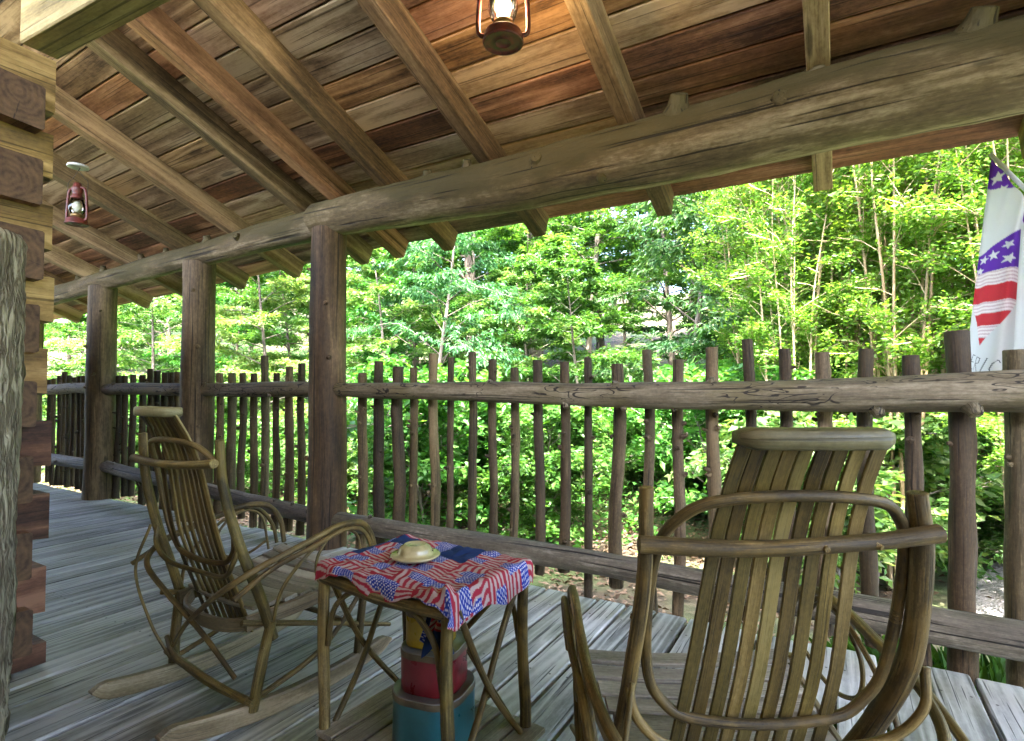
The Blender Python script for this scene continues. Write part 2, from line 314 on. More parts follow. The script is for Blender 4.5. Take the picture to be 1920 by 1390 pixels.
class MB:
    def __init__(s): s.V = []; s.F = []; s.G = []; s.MI = []; s.S = []; s.C = []
    def add(s, V, F, G=None, mi=0, smooth=False, C=None):
        b = len(s.V)
        s.V.extend([tuple(map(float, v)) for v in V]); s.G.extend([tuple(map(float, g)) for g in (G if G is not None else V)])
        if C is not None: s.C.extend(C)
        for f in F: s.F.append(tuple(i + b for i in f)); s.MI.append(mi); s.S.append(smooth)
        return s
    def tube(s, P, R, n=10, steps=None, bump=0.0, bf=3.0, seed=0, closed=False, capmi=0, mi=0, noisy=0.0):
        """swept round branch; gc is the straightened branch"""
        L = sum(np.linalg.norm(np.array(P[i + 1], float) - np.array(P[i], float)) for i in range(len(P) - 1))
        if steps is None: steps = max(len(P) * 3, 4)
        if closed:
            pts = catmull(list(P[-1:]) + list(P) + list(P[:2]), steps * (len(P) + 2) // len(P))
            k = len(pts); seg = (k - 1) / (len(P) + 2)
            pts = catmull_closed(P, steps)
        else: pts = catmull(P, steps)
        m = len(pts)
        R = np.interp(np.linspace(0, 1, m), np.linspace(0, 1, len(R)), R) if not np.isscalar(R) else np.full(m, float(R))
        T = np.gradient(pts, axis=0); T /= np.linalg.norm(T, axis=1)[:, None] + 1e-9
        if closed: T = np.roll(pts, -1, 0) - np.roll(pts, 1, 0); T /= np.linalg.norm(T, axis=1)[:, None]
        up = np.array([0, 0, 1.]) if abs(T[0][2]) < 0.9 else np.array([1., 0, 0])
        N = np.cross(T[0], up); N /= np.linalg.norm(N)
        V = []; G = []; sacc = 0.0
        for i in range(m):
            if i: sacc += np.linalg.norm(pts[i] - pts[i - 1])
            N = N - T[i] * np.dot(N, T[i]); N /= np.linalg.norm(N); B = np.cross(T[i], N)
            for j in range(n):
                an = 2 * PI * j / n
                r = R[i]
                if bump: r *= 1 + bump * mnoise.noise(Vector((sacc * bf + seed * 7.1, math.cos(an) * 1.1 + seed, math.sin(an) * 1.1)))
                if noisy: r *= 1 + noisy * mnoise.noise(Vector((sacc * bf * 4 + seed * 3.1, math.cos(an) * 3 + seed, math.sin(an) * 3)))
                V.append(pts[i] + (N * math.cos(an) + B * math.sin(an)) * r)
                G.append((sacc, math.cos(an) * R[i], math.sin(an) * R[i]))
        F = []
        mm = m if closed else m - 1
        for i in range(mm):
            i2 = (i + 1) % m
            for j in range(n): F.append((i * n + j, i * n + (j + 1) % n, i2 * n + (j + 1) % n, i2 * n + j))
        s.add(V, F, G, mi, True)
        if not closed:
            for idx, d in ((0, -1), (m - 1, 1)):
                ring = V[idx * n:(idx + 1) * n]; c = pts[idx] + T[idx] * d * R[idx] * 0.08
                rr = [c + (np.array(v) - pts[idx]) * 0.86 for v in ring]
                gg = G[idx * n:(idx + 1) * n]
                VV = list(ring) + rr; GG = list(gg) + list(gg); FF = []
                for j in range(n):
                    q = (j, (j + 1) % n, n + (j + 1) % n, n + j)
                    FF.append(q if d > 0 else q[::-1])
                cap = tuple(range(n, 2 * n)); FF.append(cap if d > 0 else cap[::-1])
                s.add(VV, FF, GG, capmi, False)
        return s
    def prism(s, sec, A, B, side=(1, 0, 0), mi=0, capmi=None, segs=1, bend=None, taper=1.0):
        """section (list of (u,v)) swept from A to B; u along side"""
        A = np.array(A, float); B = np.array(B, float); T = (B - A); L = np.linalg.norm(T); T /= L
        S = np.array(side, float); S -= T * np.dot(S, T); S /= np.linalg.norm(S); W = np.cross(T, S)
        n = len(sec); V = []; G = []
        for k in range(segs + 1):
            f = k / segs; c = A + (B - A) * f
            if bend is not None: c = c + np.array(bend(f))
            sc_ = 1 + (taper - 1) * f
            for (u, v) in sec: V.append(c + S * u * sc_ + W * v * sc_); G.append((f * L, u, v))
        F = []
        for k in range(segs):
            for j in range(n): F.append((k * n + j, k * n + (j + 1) % n, (k + 1) * n + (j + 1) % n, (k + 1) * n + j))
        s.add(V, F, G, mi)
        cm = mi if capmi is None else capmi
        s.add(V[:n], [tuple(range(n))[::-1]], G[:n], cm); s.add(V[-n:], [tuple(range(n))], G[-n:], cm)
        return s
    def lathe(s, prof, n=24, c=(0, 0, 0), mi=0, smooth=True, sx=1.0, sy=1.0):
        V = []; F = []
        for (r, z) in prof:
            for j in range(n):
                an = 2 * PI * j / n; V.append((c[0] + r * sx * math.cos(an), c[1] + r * sy * math.sin(an), c[2] + z))
        for i in range(len(prof) - 1):
            for j in range(n): F.append((i * n + j, i * n + (j + 1) % n, (i + 1) * n + (j + 1) % n, (i + 1) * n + j))
        s.add(V, F, None, mi, smooth); return s
    def stub(s, P, d, r, L, seed=0, mi=0):
        P = np.array(P, float); d = np.array(d, float); d /= np.linalg.norm(d)
        g0 = len(s.G)
        s.tube([P, P + d * L * 0.5, P + d * L], [r * 1.7, r * 1.1, r * 0.95], 8, 5, 0.12, 9, seed, mi=mi)
        s.G[g0:] = [(a_ + seed * 1.37 % 5, b + seed * .031 % .3, c - .06) for a_, b, c in s.G[g0:]]
        return s
    def mesh(s, name, mats):
        me = bpy.data.meshes.new(name); me.from_pydata(s.V, [], s.F)
        for m in (mats if isinstance(mats, (list, tuple)) else [mats]): me.materials.append(m)
        a_ = me.attributes.new('gc', 'FLOAT_VECTOR', 'POINT'); a_.data.foreach_set('vector', np.array(s.G, np.float32).ravel())
        if s.C:
            c = me.attributes.new('col', 'FLOAT_COLOR', 'POINT'); c.data.foreach_set('color', np.array(s.C, np.float32).ravel())
        me.polygons.foreach_set('material_index', s.MI); me.polygons.foreach_set('use_smooth', s.S)
        me.update(); return me

def catmull_closed(P, steps):
    P = [np.array(p, float) for p in P]; k = len(P); out = []
    for q in range(steps):
        x = q / steps * k; i = int(x); t = x - i
        a_, b, c, d = P[(i - 1) % k], P[i % k], P[(i + 1) % k], P[(i + 2) % k]
        out.append(0.5 * ((2 * b) + (c - a_) * t + (2 * a_ - 5 * b + 4 * c - d) * t * t + (3 * b - a_ - 3 * c + d) * t ** 3))
    return np.array(out)

def rect(w_, h, ch=0.003):
    a_, b = w_ / 2, h / 2
    return [(-a_ + ch, -b), (a_ - ch, -b), (a_, -b + ch), (a_, b - ch), (a_ - ch, b), (-a_ + ch, b), (-a_, b - ch), (-a_, -b + ch)]

def link(name, me, parent=None, loc=None, rz=0.0):
    o = bpy.data.objects.new(name, me); col.objects.link(o)
    if parent is not None: o.parent = parent
    if loc is not None: o.location = loc
    if rz: o.rotation_euler = (0, 0, rz)
    return o
def obj(name, mb, mats, parent=None, loc=None, rz=0.0): return link(name, mb.mesh(name, mats), parent, loc, rz)
def tag(o, label=None, cat=None, group=None, kind=None):
    if label: o['label'] = label
    if cat: o['category'] = cat
    if group: o['group'] = group
    if kind: o['kind'] = kind
    return o
def thing(name, label, cat, loc=(0, 0, 0), rz=0.0, group=None):
    o = bpy.data.objects.new(name, None); col.objects.link(o); o.empty_display_size = 0.1
    o.location = loc; o.rotation_euler = (0, 0, rz)
    return tag(o, label, cat, group)
# ------------------------------------------------------------------ porch: deck
DX0, DX1, DY0, DY1 = -9.6, 3.3, -2.6, 2.74
deck = bpy.data.objects.new('deck', None); col.objects.link(deck); tag(deck, kind='structure')
x = DX0; k = 0
while x < DX1:
    wd = 0.139
    mb = MB()
    ya, yb = DY0, DY1 + rnd.uniform(-0.012, 0.012)
    zz = -0.019 + rnd.uniform(-0.002, 0.0015)
    cup = rnd.uniform(-0.0015, 0.0015)
    # slightly cupped face with worn edges
    sec = [(-wd/2 + 0.006, -0.019), (wd/2 - 0.006, -0.019), (wd/2, -0.012), (wd/2, 0.013), (wd/2 - 0.006, 0.019), (0, 0.019 + cup), (-wd/2 + 0.006, 0.019), (-wd/2, 0.013), (-wd/2, -0.012)]
    ph = rnd.uniform(0, 6)
    am = rnd.uniform(0.0, 0.003)
    mb.prism(sec, (0, ya, 0), (0, yb, 0), (1, 0, 0), segs=8, bend=lambda f: (am * math.sin(f * 7 + ph), 0, 0.0012 * math.sin(f * 11 + ph)))
    obj('plank', mb, M['deck'], deck, (x + wd/2, 0, zz)); k += 1
    x += wd + rnd.uniform(0.010, 0.016)
mb = MB(); mb.prism(rect(0.04, 0.19), (DX0, DY1 - 0.09, -0.135), (DX1, DY1 - 0.09, -0.135), (0, 1, 0))
obj('rim_joist', mb, M['low_rail'], deck)

# ------------------------------------------------------------------ porch roof
SL = 0.398
def dip(x): return 0.035 * min(0.0, x + 3.2)
def zraf(y, x): return 2.41 - SL * (y - 2.6) + dip(x)          # rafter underside
ROOF_UP = 0.165
YE, YT = 3.385, -3.4
roof = thing('porch_roof', 'sloping porch roof of brown boards on exposed rafters above the deck', 'roof')
cs = math.cos(math.atan(SL)); sn = math.sin(math.atan(SL))
RX = [-8.5, -7.62, -6.78, -5.92, -5.02, -4.22, -3.36, -2.99, -2.50, -1.73, -0.87, -0.045, 0.78, 1.6, 2.45, 3.3]
for i, X in enumerate(RX):
    mb = MB(); wd, hh = 0.088, 0.155
    A = (0, YT + 0.1, zraf(YT + 0.1, X) - dip(X)); Bp = (0, 3.30, zraf(3.30, X) - dip(X))
    sec = [(-wd/2 + .004, 0), (-wd/2, -.004), (-wd/2, -hh), (wd/2, -hh), (wd/2, -.004), (wd/2 - .004, 0)]
    ph = rnd.uniform(0, 6)
    mb.prism(sec, A, Bp, (1, 0, 0), segs=10, bend=lambda f: (0.004 * math.sin(f * 6 + ph), 0, 0.004 * math.sin(f * 9 + ph)))
    obj('rafter', mb, M['rafter'], roof, (X + rnd.uniform(-.01, .01), 0, dip(X)))
bw = 0.176; y = YE; row = 0
cuts0 = RX
while y > YT:
    L = bw * cs; y2 = y - L + 0.006 * cs
    # butt joints fall on rafters
    xs_ = [-9.4]; xx = -9.4 + rnd.uniform(1.5, 3.5)
    while xx < 3.4:
        xs_.append(min(RX, key=lambda q: abs(q - xx))); xx = xs_[-1] + rnd.uniform(2.2, 4.2)
    xs_.append(3.9); xs_ = sorted(set(xs_))
    for xa, xb in zip(xs_[:-1], xs_[1:]):
        if xb - xa < 0.3: continue
        ym = (y + y2) / 2
        mb = MB(); th = 0.022
        rise = rnd.uniform(0.0, 0.004)
        W = np.array((0, -cs, sn))
        V = []; G = []
        nseg = max(1, int((xb - xa) / 0.8))
        xx_ = np.linspace(xa + 0.002, xb - 0.002, nseg + 1)
        if xa < -3.2 < xb: xx_ = np.sort(np.append(xx_, -3.2))
        half = (bw - 0.008) / 2
        sec = [(-half, 0.006), (-half + 0.006, 0), (half - 0.006, 0), (half, 0.006), (half, th), (-half, th)]
        for q in xx_:
            for (u, v) in sec:
                c = np.array((q, ym, zraf(ym, q) + ROOF_UP + rise))
                V.append(c + W * u + np.array((0, sn, cs)) * v); G.append((q - xa, u, v))
        n = 6; F = []
        for kk in range(len(xx_) - 1):
            for j in range(n): F.append((kk * n + j, kk * n + (j + 1) % n, (kk + 1) * n + (j + 1) % n, (kk + 1) * n + j))
        mb.add(V, F, G); mb.add(V[:n], [tuple(range(n))[::-1]], G[:n]); mb.add(V[-n:], [tuple(range(n))], G[-n:])
        obj('roof_board', mb, M['roof_board'], roof)
    y = y - L; row += 1
mb = MB()
for q0, q1 in ((-9.5, -3.2), (-3.2, 4.0)):
    V = []
    for q in (q0, q1):
        for yy in (YT - 0.05, YE + 0.03):
            for dz in (0.03, 0.06):
                V.append((q, yy, zraf(yy, q) + ROOF_UP + dz / cs))
    mb.add(V, [(0, 2, 3, 1), (4, 5, 7, 6), (0, 4, 6, 2), (1, 3, 7, 5), (2, 6, 7, 3), (0, 1, 5, 4)])
obj('roof_covering', mb, M['metal_roof'], roof)

# ------------------------------------------------------------------ log beams
def log_beam(name, label, P, R, stubs, seed):
    mb = MB(); mb.tube(P, R, 36, 160, 0.13, 1.3, seed, noisy=0.045)
    for (q, ang, r, L) in stubs:
        pts = catmull(P, 100); i = int(q * 100); rr = np.interp(q, np.linspace(0, 1, len(R)), R)
        d = np.array((0.25, -math.cos(ang), math.sin(ang)))
        mb.stub(pts[i] + d * rr * 0.86, d, r * 1.25, L + .03, seed + i)
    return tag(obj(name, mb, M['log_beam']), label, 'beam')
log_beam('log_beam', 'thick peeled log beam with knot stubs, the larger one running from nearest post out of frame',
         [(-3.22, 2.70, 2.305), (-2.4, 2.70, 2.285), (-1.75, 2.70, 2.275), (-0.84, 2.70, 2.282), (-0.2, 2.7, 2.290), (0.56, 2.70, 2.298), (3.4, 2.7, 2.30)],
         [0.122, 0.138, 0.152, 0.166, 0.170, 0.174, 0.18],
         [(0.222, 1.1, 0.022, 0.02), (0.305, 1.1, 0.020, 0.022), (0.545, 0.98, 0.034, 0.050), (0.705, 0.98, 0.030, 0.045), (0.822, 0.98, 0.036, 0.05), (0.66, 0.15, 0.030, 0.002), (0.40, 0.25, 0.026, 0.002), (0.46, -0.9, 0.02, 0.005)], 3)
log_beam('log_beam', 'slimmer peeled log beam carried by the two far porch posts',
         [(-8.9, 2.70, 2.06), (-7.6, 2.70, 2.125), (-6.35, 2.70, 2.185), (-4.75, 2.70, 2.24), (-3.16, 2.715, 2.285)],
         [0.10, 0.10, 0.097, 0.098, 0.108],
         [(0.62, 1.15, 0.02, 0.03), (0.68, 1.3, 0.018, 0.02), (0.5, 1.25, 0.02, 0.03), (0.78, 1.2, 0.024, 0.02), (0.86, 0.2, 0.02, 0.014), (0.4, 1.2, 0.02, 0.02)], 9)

# ------------------------------------------------------------------ posts
def post(x_, r0, r1, ztop, seed, label):
    mb = MB(); mb.tube([(x_, 2.7, 0.0), (x_ + 0.008, 2.7, 0.6), (x_ - 0.004, 2.7, 1.3), (x_ + 0.004, 2.7, ztop)], [r0, (r0 + r1) / 2, r1 * 1.02, r1], 28, 60, 0.07, 1.3, seed, noisy=0.02)
    rr = random.Random(seed)
    for k in range(6):
        an = -PI / 2 + rr.uniform(-1.2, 1.2); z_ = rr.uniform(0.2, ztop - 0.2); d = np.array((math.cos(an), math.sin(an), rr.uniform(-.1, .3)))
        mb.stub(np.array((x_, 2.7, z_)) + d * (r0 * 0.93), d, rr.uniform(0.008, 0.014), rr.uniform(0.012, 0.025), k)
    return tag(obj('porch_post', mb, M['post']), label, 'post', 'round log porch posts')
post(-3.10, 0.135, 0.120, 2.22, 21, 'thickest and nearest round log porch post')
post(-4.70, 0.132, 0.124, 2.17, 22, 'round log porch post behind the upright rocking chair')
post(-6.40, 0.138, 0.122, 2.12, 23, 'far round log porch post with its base fully in view')
post(-8.15, 0.132, 0.122, 2.05, 24, 'farthest porch post beside the cabin corner')

# ------------------------------------------------------------------ railings
def picket(x_, zt, zb, r, seed, parent):
    rr = random.Random(seed * 31 + 5)
    mb = MB(); y0 = 2.7 + 0.062 + r
    r *= .92
    P = [(x_ + rr.uniform(-.018, .018), y0 + rr.uniform(0, .012), zb), (x_ + rr.uniform(-.018, .018), y0 + rr.uniform(-.0, .015), zb * .65 + zt * .35),
         (x_ + rr.uniform(-.012, .012), y0 + rr.uniform(-.0, .012), zb * .3 + zt * .7), (x_, y0, zt)]
    mb.tube(P, [r * rr.uniform(1.02, 1.2), r * rr.uniform(.98, 1.12), r, r * rr.uniform(.92, 1.0)], 12, 26, 0.20, 4.5, seed, noisy=.05)
    for k in range(rr.randint(2, 6)):
        an = rr.uniform(-PI, 0); z_ = rr.uniform(zb + .15, zt - .08); d = np.array((math.cos(an), math.sin(an), rr.uniform(.1, .5)))
        mb.stub(np.array((x_, y0, z_)) + d * r * .8, d, rr.uniform(.006, .011), rr.uniform(.01, .03), seed + k)
    return obj('picket', mb, M['picket'], parent)
def railing(label, pk, top, topr, stubs, low, lowr, seed):
    t = thing('log_railing', label, 'railing', group='rustic porch railings')
    mb = MB(); mb.tube(top, topr, 20, 70, 0.11, 2.2, seed, noisy=0.04)
    pts = catmull(top, 200)
    for (xs_, an, r, L) in stubs:
        i = int(np.argmin(abs(pts[:, 0] - xs_))); rad = np.interp(i / 200, np.linspace(0, 1, len(topr)), topr)
        d = np.array((0.25, -math.cos(an), math.sin(an))); mb.stub(pts[i] + d * rad * .85, d, r, L, i)
    obj('top_rail', mb, M['rail'], t)
    mb = MB(); mb.tube(low, lowr, 20, 60, 0.13, 1.8, seed + 3, noisy=0.04)
    pts = catmull(low, 100); rr = random.Random(seed)
    for k in range(4):
        i = rr.randint(8, 92); an = rr.uniform(-.3, 1.6); d = np.array((.2, -math.cos(an), math.sin(an)))
        mb.stub(pts[i] + d * lowr[0] * .8, d, .013, .03, i)
    obj('bottom_rail', mb, M['low_rail'], t)
    for i, (x_, zt, zb, r) in enumerate(pk): picket(x_, zt, zb, r, seed * 40 + i, t)
    return t
S1 = [(-2.861, 1.203, .0345), (-2.71, 1.281, .037), (-2.541, 1.241, .043), (-2.393, 1.232, .0285), (-2.233, 1.318, .033), (-2.085, 1.29, .0235), (-1.93, 1.318, .0285),
      (-1.775, 1.271, .0272), (-1.628, 1.217, .0275), (-1.472, 1.257, .030), (-1.305, 1.244, .0295), (-1.165, 1.264, .0245), (-1.002, 1.226, .0355), (-.842, 1.294, .0275),
      (-.682, 1.24, .029), (-.522, 1.295, .0335), (-.362, 1.327, .0275), (-.204, 1.276, .029), (-.056, 1.255, .033), (.107, 1.265, .032), (.261, 1.233, .033), (.415, 1.325, .046), (.592, 1.244, .046),
      (.77, 1.27, .035), (.93, 1.24, .033), (1.09, 1.28, .036), (1.26, 1.25, .033), (1.44, 1.3, .036), (1.62, 1.25, .034), (1.8, 1.27, .034)]
B1 = [-.02, .01, .0, .03, .02, .0, .04, .02, .05, .05, .09, -.05, .06, -.03, -.04, -.05, .02, .0, .03, .02, -.07, -.05, -.09, -.05, 0, 0, 0, 0, 0, 0]
railing('longest rustic log railing with squiggly beetle tracks, behind the side table and nearest chair', [(a_, b, c, d) for (a_, b, d), c in zip(S1, B1)],
        [(-3.05, 2.70, 1.088), (-2.6, 2.69, 1.082), (-1.81, 2.70, 1.078), (-1.2, 2.70, 1.066), (-.6, 2.69, 1.064), (0.0, 2.70, 1.070), (.56, 2.70, 1.085), (2.1, 2.7, 1.10)],
        [.046, .050, .058, .062, .066, .070, .076, .08],
        [(-2.5, -.1, .014, .02), (-2.15, 1.3, .014, .02), (-1.74, 1.2, .017, .022), (-1.26, -1.1, .017, .03), (-.98, 1.15, .016, .02), (-.95, -1.3, .015, .025), (-.52, 1.35, .014, .03), (-.7, -1.35, .013, .02), (.12, -1.15, .022, .035), (.42, -1.0, .024, .035), (-.2, .3, .012, .008)],
        [(-3.08, 2.70, .188), (-2.3, 2.70, .190), (-1.14, 2.70, .200), (-.6, 2.70, .192), (.54, 2.70, .178), (2.1, 2.7, .17)], [.058, .062, .060, .062, .070, .07], 5)
S2 = [(-4.545, 1.225, .032), (-4.372, 1.223, .036), (-4.22, 1.221, .030), (-4.065, 1.215, .030), (-3.936, 1.354, .032), (-3.778, 1.215, .028), (-3.638, 1.263, .034), (-3.491, 1.284, .030), (-3.33, 1.24, .03)]
railing('short rustic log railing between the two nearest porch posts', [(a_, b, rnd.uniform(-.03, .05), d) for a_, b, d in S2],
        [(-4.62, 2.70, 1.085), (-4.1, 2.70, 1.084), (-3.6, 2.695, 1.09), (-3.15, 2.70, 1.088)], [.052, .056, .058, .054], [(-4.4, 1.2, .012, .02), (-3.7, -.9, .014, .02), (-4.55, .9, .014, .03)],
        [(-4.62, 2.70, .255), (-3.95, 2.69, .222), (-3.12, 2.70, .188)], [.055, .058, .056], 6)
S3 = [(-6.254, 1.222, .033), (-6.126, 1.22, .03), (-5.981, 1.229, .031), (-5.80, 1.222, .034), (-5.654, 1.281, .03), (-5.53, 1.259, .03), (-5.40, 1.242, .033), (-5.292, 1.241, .034), (-5.185, 1.244, .03), (-5.03, 1.23, .03), (-4.88, 1.25, .033)]
railing('rustic log railing between the middle and far porch posts, behind the chair back', [(a_, b, rnd.uniform(-.03, .05), d) for a_, b, d in S3],
        [(-6.3, 2.70, 1.085), (-5.7, 2.705, 1.092), (-5.2, 2.69, 1.088), (-4.75, 2.70, 1.085)], [.055, .057, .055, .054], [(-6.1, 1.0, .014, .025), (-5.5, 1.3, .012, .02)],
        [(-6.33, 2.70, .325), (-5.8, 2.69, .295), (-5.3, 2.7, .273), (-4.75, 2.70, .252)], [.056, .06, .058, .055], 7)
S4 = [(-7.841, 1.196, .026), (-7.729, 1.207, .026), (-7.592, 1.236, .028), (-7.472, 1.277, .03), (-7.354, 1.234, .028), (-7.225, 1.215, .029), (-7.111, 1.225, .027), (-7.0, 1.23, .034), (-6.87, 1.24, .034), (-6.73, 1.22, .028), (-6.6, 1.25, .034)]
railing('farthest rustic log railing section beside the cabin corner', [(a_, b, rnd.uniform(-.03, .05), d) for a_, b, d in S4],
        [(-8.1, 2.70, 1.07), (-7.4, 2.70, 1.085), (-6.9, 2.7, 1.10), (-6.45, 2.70, 1.088)], [.055, .057, .055, .05], [(-7.0, 1.2, .012, .02)],
        [(-8.1, 2.70, .31), (-7.3, 2.69, .318), (-6.45, 2.70, .32)], [.055, .058, .055], 8)

# ------------------------------------------------------------------ cabin corner of stacked squared logs
cabin = thing('log_cabin', 'dark red and tan squared log corner of the cabin with interlocking log ends', 'cabin')
PZ = 0.288
for i in range(8):                                   # logs running along the porch, cut ends towards the camera
    zc = 0.178 + PZ * i; hh = 0.186; wd = 0.19
    if i == 5: hh = 0.20
    mb = MB(); xe = -2.655 + rnd.uniform(-.012, .012); dy = rnd.uniform(-.008, .008)
    sl_ = rnd.uniform(0.0, 0.02)
    sec = [(-wd/2, -hh/2 + sl_), (wd/2, -hh/2), (wd/2, hh/2 - sl_), (-wd/2, hh/2)]
    sec = [(-wd/2 + .006, -hh/2 + sl_), (wd/2 - .006, -hh/2), (wd/2, -hh/2 + .006), (wd/2, hh/2 - sl_ - .006), (wd/2 - .006, hh/2 - sl_), (-wd/2 + .006, hh/2), (-wd/2, hh/2 - .006), (-wd/2, -hh/2 + sl_ + .006)]
    mb.prism(sec, (-9.2, 0, 0), (0, 0, 0), (0, 1, 0), capmi=1, segs=6)
    obj('log', mb, [M['cabin_red'], M['log_end']], cabin, (xe, 0.815 + dy, zc))
for i in range(9):                                   # logs running away from the porch edge
    zc = 0.03 + PZ * i + (0.0 if i else 0.03); hh = 0.165 if i else 0.09; wd = 0.19
    if i == 8: hh = 0.20
    mb = MB(); ye = 0.966 + rnd.uniform(-.012, .012)
    sec = [(-wd/2, -hh/2), (wd/2, -hh/2), (wd/2, hh/2), (-wd/2, hh/2)]
    sh = 0.045
    # dovetailed tail: the end drops and widens
    A = np.array((0, -3.4, 0)); V = []; G = []
    for f, up, dn in ((-3.4, hh/2, -hh/2), (-0.22, hh/2, -hh/2), (0.0, hh/2 - sh * .2, -hh/2 - (sh * .5 if i else 0))):
        for (u, v) in ((-wd/2, dn), (wd/2, dn), (wd/2, up), (-wd/2, up)): V.append((u, f, v)); G.append((f, u, v))
    F = []
    for kk in range(2):
        for j in range(4): F.append((kk*4 + (j+1) % 4, kk*4 + j, (kk+1)*4 + j, (kk+1)*4 + (j+1) % 4))
    mb.add(V, F, G); mb.add(V[:4], [(0, 1, 2, 3)], G[:4], 1); mb.add(V[-4:], [(3, 2, 1, 0)], G[-4:], 1)
    obj('log', mb, [M['cabin_log'] if i >= 4 else M['cabin_red'], M['log_end']], cabin, (-2.815 + rnd.uniform(-.006, .006), ye, zc))
for i in range(11):                                  # unseen cabin wall behind the camera, added to block back light
    mb = MB(); mb.prism(rect(0.18, 0.262, .008), (-2.7, 0, 0), (4.2, 0, 0), (0, 1, 0), capmi=1, segs=4)
    obj('log', mb, [M['cabin_log'], M['log_end']], cabin, (0, -1.45 + rnd.uniform(-.008, .008), 0.135 + 0.266 * i))
# chinking behind the corner, set back from the faces
mb = MB(); mb.prism(rect(0.10, 2.35), (-9.1 - 2.7, 0.80, 1.2), (-2.84, 0.80, 1.2), (0, 1, 0)); mb.prism(rect(0.10, 2.35), (-2.85, -2.3, 1.2), (-2.85, 0.77, 1.2), (1, 0, 0))
obj('chinking', mb, M['log_end'], cabin)
# header timber on the log corner, running towards the camera
hd = MB(); hd.prism(rect(0.135, 0.30, 0.006), (-2.86, 0.955, 2.66), (2.9, 1.30, 2.66), (0, 1, 0), segs=6)
tag(obj('header_timber', hd, M['header']), 'olive brown squared header timber above the cabin log corner', 'timber')

# bark-covered log standing in front of the corner
mb = MB()
P = [(-2.325, 0.570, 0.0), (-2.315, 0.58, 0.5), (-2.315, 0.585, 1.1), (-2.32, 0.59, 1.50), (-2.325, 0.592, 1.575), (-2.33, 0.592, 1.60)]
pts = catmull(P, 110); V = []; G = []; F = []; n = 72
Rb = np.interp(np.linspace(0, 1, 111), [0, .2, .6, .8, .9, 1.0], [.150, .145, .140, .138, .125, .06])
for i, c in enumerate(pts):
    for j in range(n):
        an = 2 * PI * j / n; ca, sa = math.cos(an), math.sin(an)
        wv = mnoise.noise(Vector((c[2] * 3, ca * 1.5, sa * 1.5)))
        ridge = abs(math.sin(an * 17 + 3.2 * mnoise.noise(Vector((c[2] * 4.5, ca * 2, sa * 2)))))
        ridge *= 0.6 + 0.8 * abs(mnoise.noise(Vector((c[2] * 9, ca * 4, sa * 4))))
        r = Rb[i] * (1 + 0.05 * wv) + 0.020 * min(1.0, ridge) + 0.004 * mnoise.noise(Vector((c[2] * 40, ca * 9, sa * 9)))
        V.append(c + np.array((ca, sa, 0)) * r); G.append((c[2], ca * .14, sa * .14))
for i in range(len(pts) - 1):
    for j in range(n): F.append((i*n + j, i*n + (j+1) % n, (i+1)*n + (j+1) % n, (i+1)*n + j))
mb.add(V, F, G, 0, True); mb.add(V[-n:], [tuple(range(n))], G[-n:])
tag(obj('bark_log_post', mb, M['bark_post']), 'rough grey bark covered log post in front of the cabin corner', 'log post')
# ------------------------------------------------------------------ bentwood rocking chairs
def slat_y(z): return float(np.interp(z, [.24, .30, .45, .60, .75, .85, .95, 1.04], [-.085, -.105, -.165, -.215, -.248, -.268, -.305, -.355]))
def slat_board(P, width, th, mi=0, side=(1, 0, 0)):
    """thin strip swept along P, width along side"""
    mb = MB(); pts = catmull(P, 18); S = np.array(side, float)
    V = []; G = []; acc = 0
    for i, c in enumerate(pts):
        if i: acc += np.linalg.norm(pts[i] - pts[i - 1])
        T = pts[min(i + 1, len(pts) - 1)] - pts[max(i - 1, 0)]; T /= np.linalg.norm(T)
        s_ = S - T * np.dot(S, T); s_ /= np.linalg.norm(s_); N = np.cross(T, s_)
        for (u, v) in rect(width, th, min(th, width) * .22): V.append(c + s_ * u + N * v); G.append((acc, u, v))
    n = 8; F = []
    for k in range(len(pts) - 1):
        for j in range(n): F.append((k*n + j, k*n + (j+1) % n, (k+1)*n + (j+1) % n, (k+1)*n + j))
    mb.add(V, F, G); mb.add(V[:n], [tuple(range(n))[::-1]], G[:n]); mb.add(V[-n:], [tuple(range(n))], G[-n:])
    return mb
def rod(name, P, R, parent, seed=0, n=10, steps=None, mat='branch', bump=.10):
    mb = MB(); mb.tube(P, R, n, steps or len(P) * 6, bump, 7.0, seed, noisy=.03)
    rr = random.Random(seed)
    for k in range(rr.randint(0, 2)):
        pts = catmull(P, 20); i = rr.randint(3, 17); an = rr.uniform(0, 6.28)
        d = np.array((math.cos(an), math.sin(an), rr.uniform(-.4, .4))); r0 = R if np.isscalar(R) else R[0]
        mb.stub(pts[i] + d * r0 * .6, d, r0 * .35, r0 * .5, seed)
    return obj(name, mb, M[mat], parent)
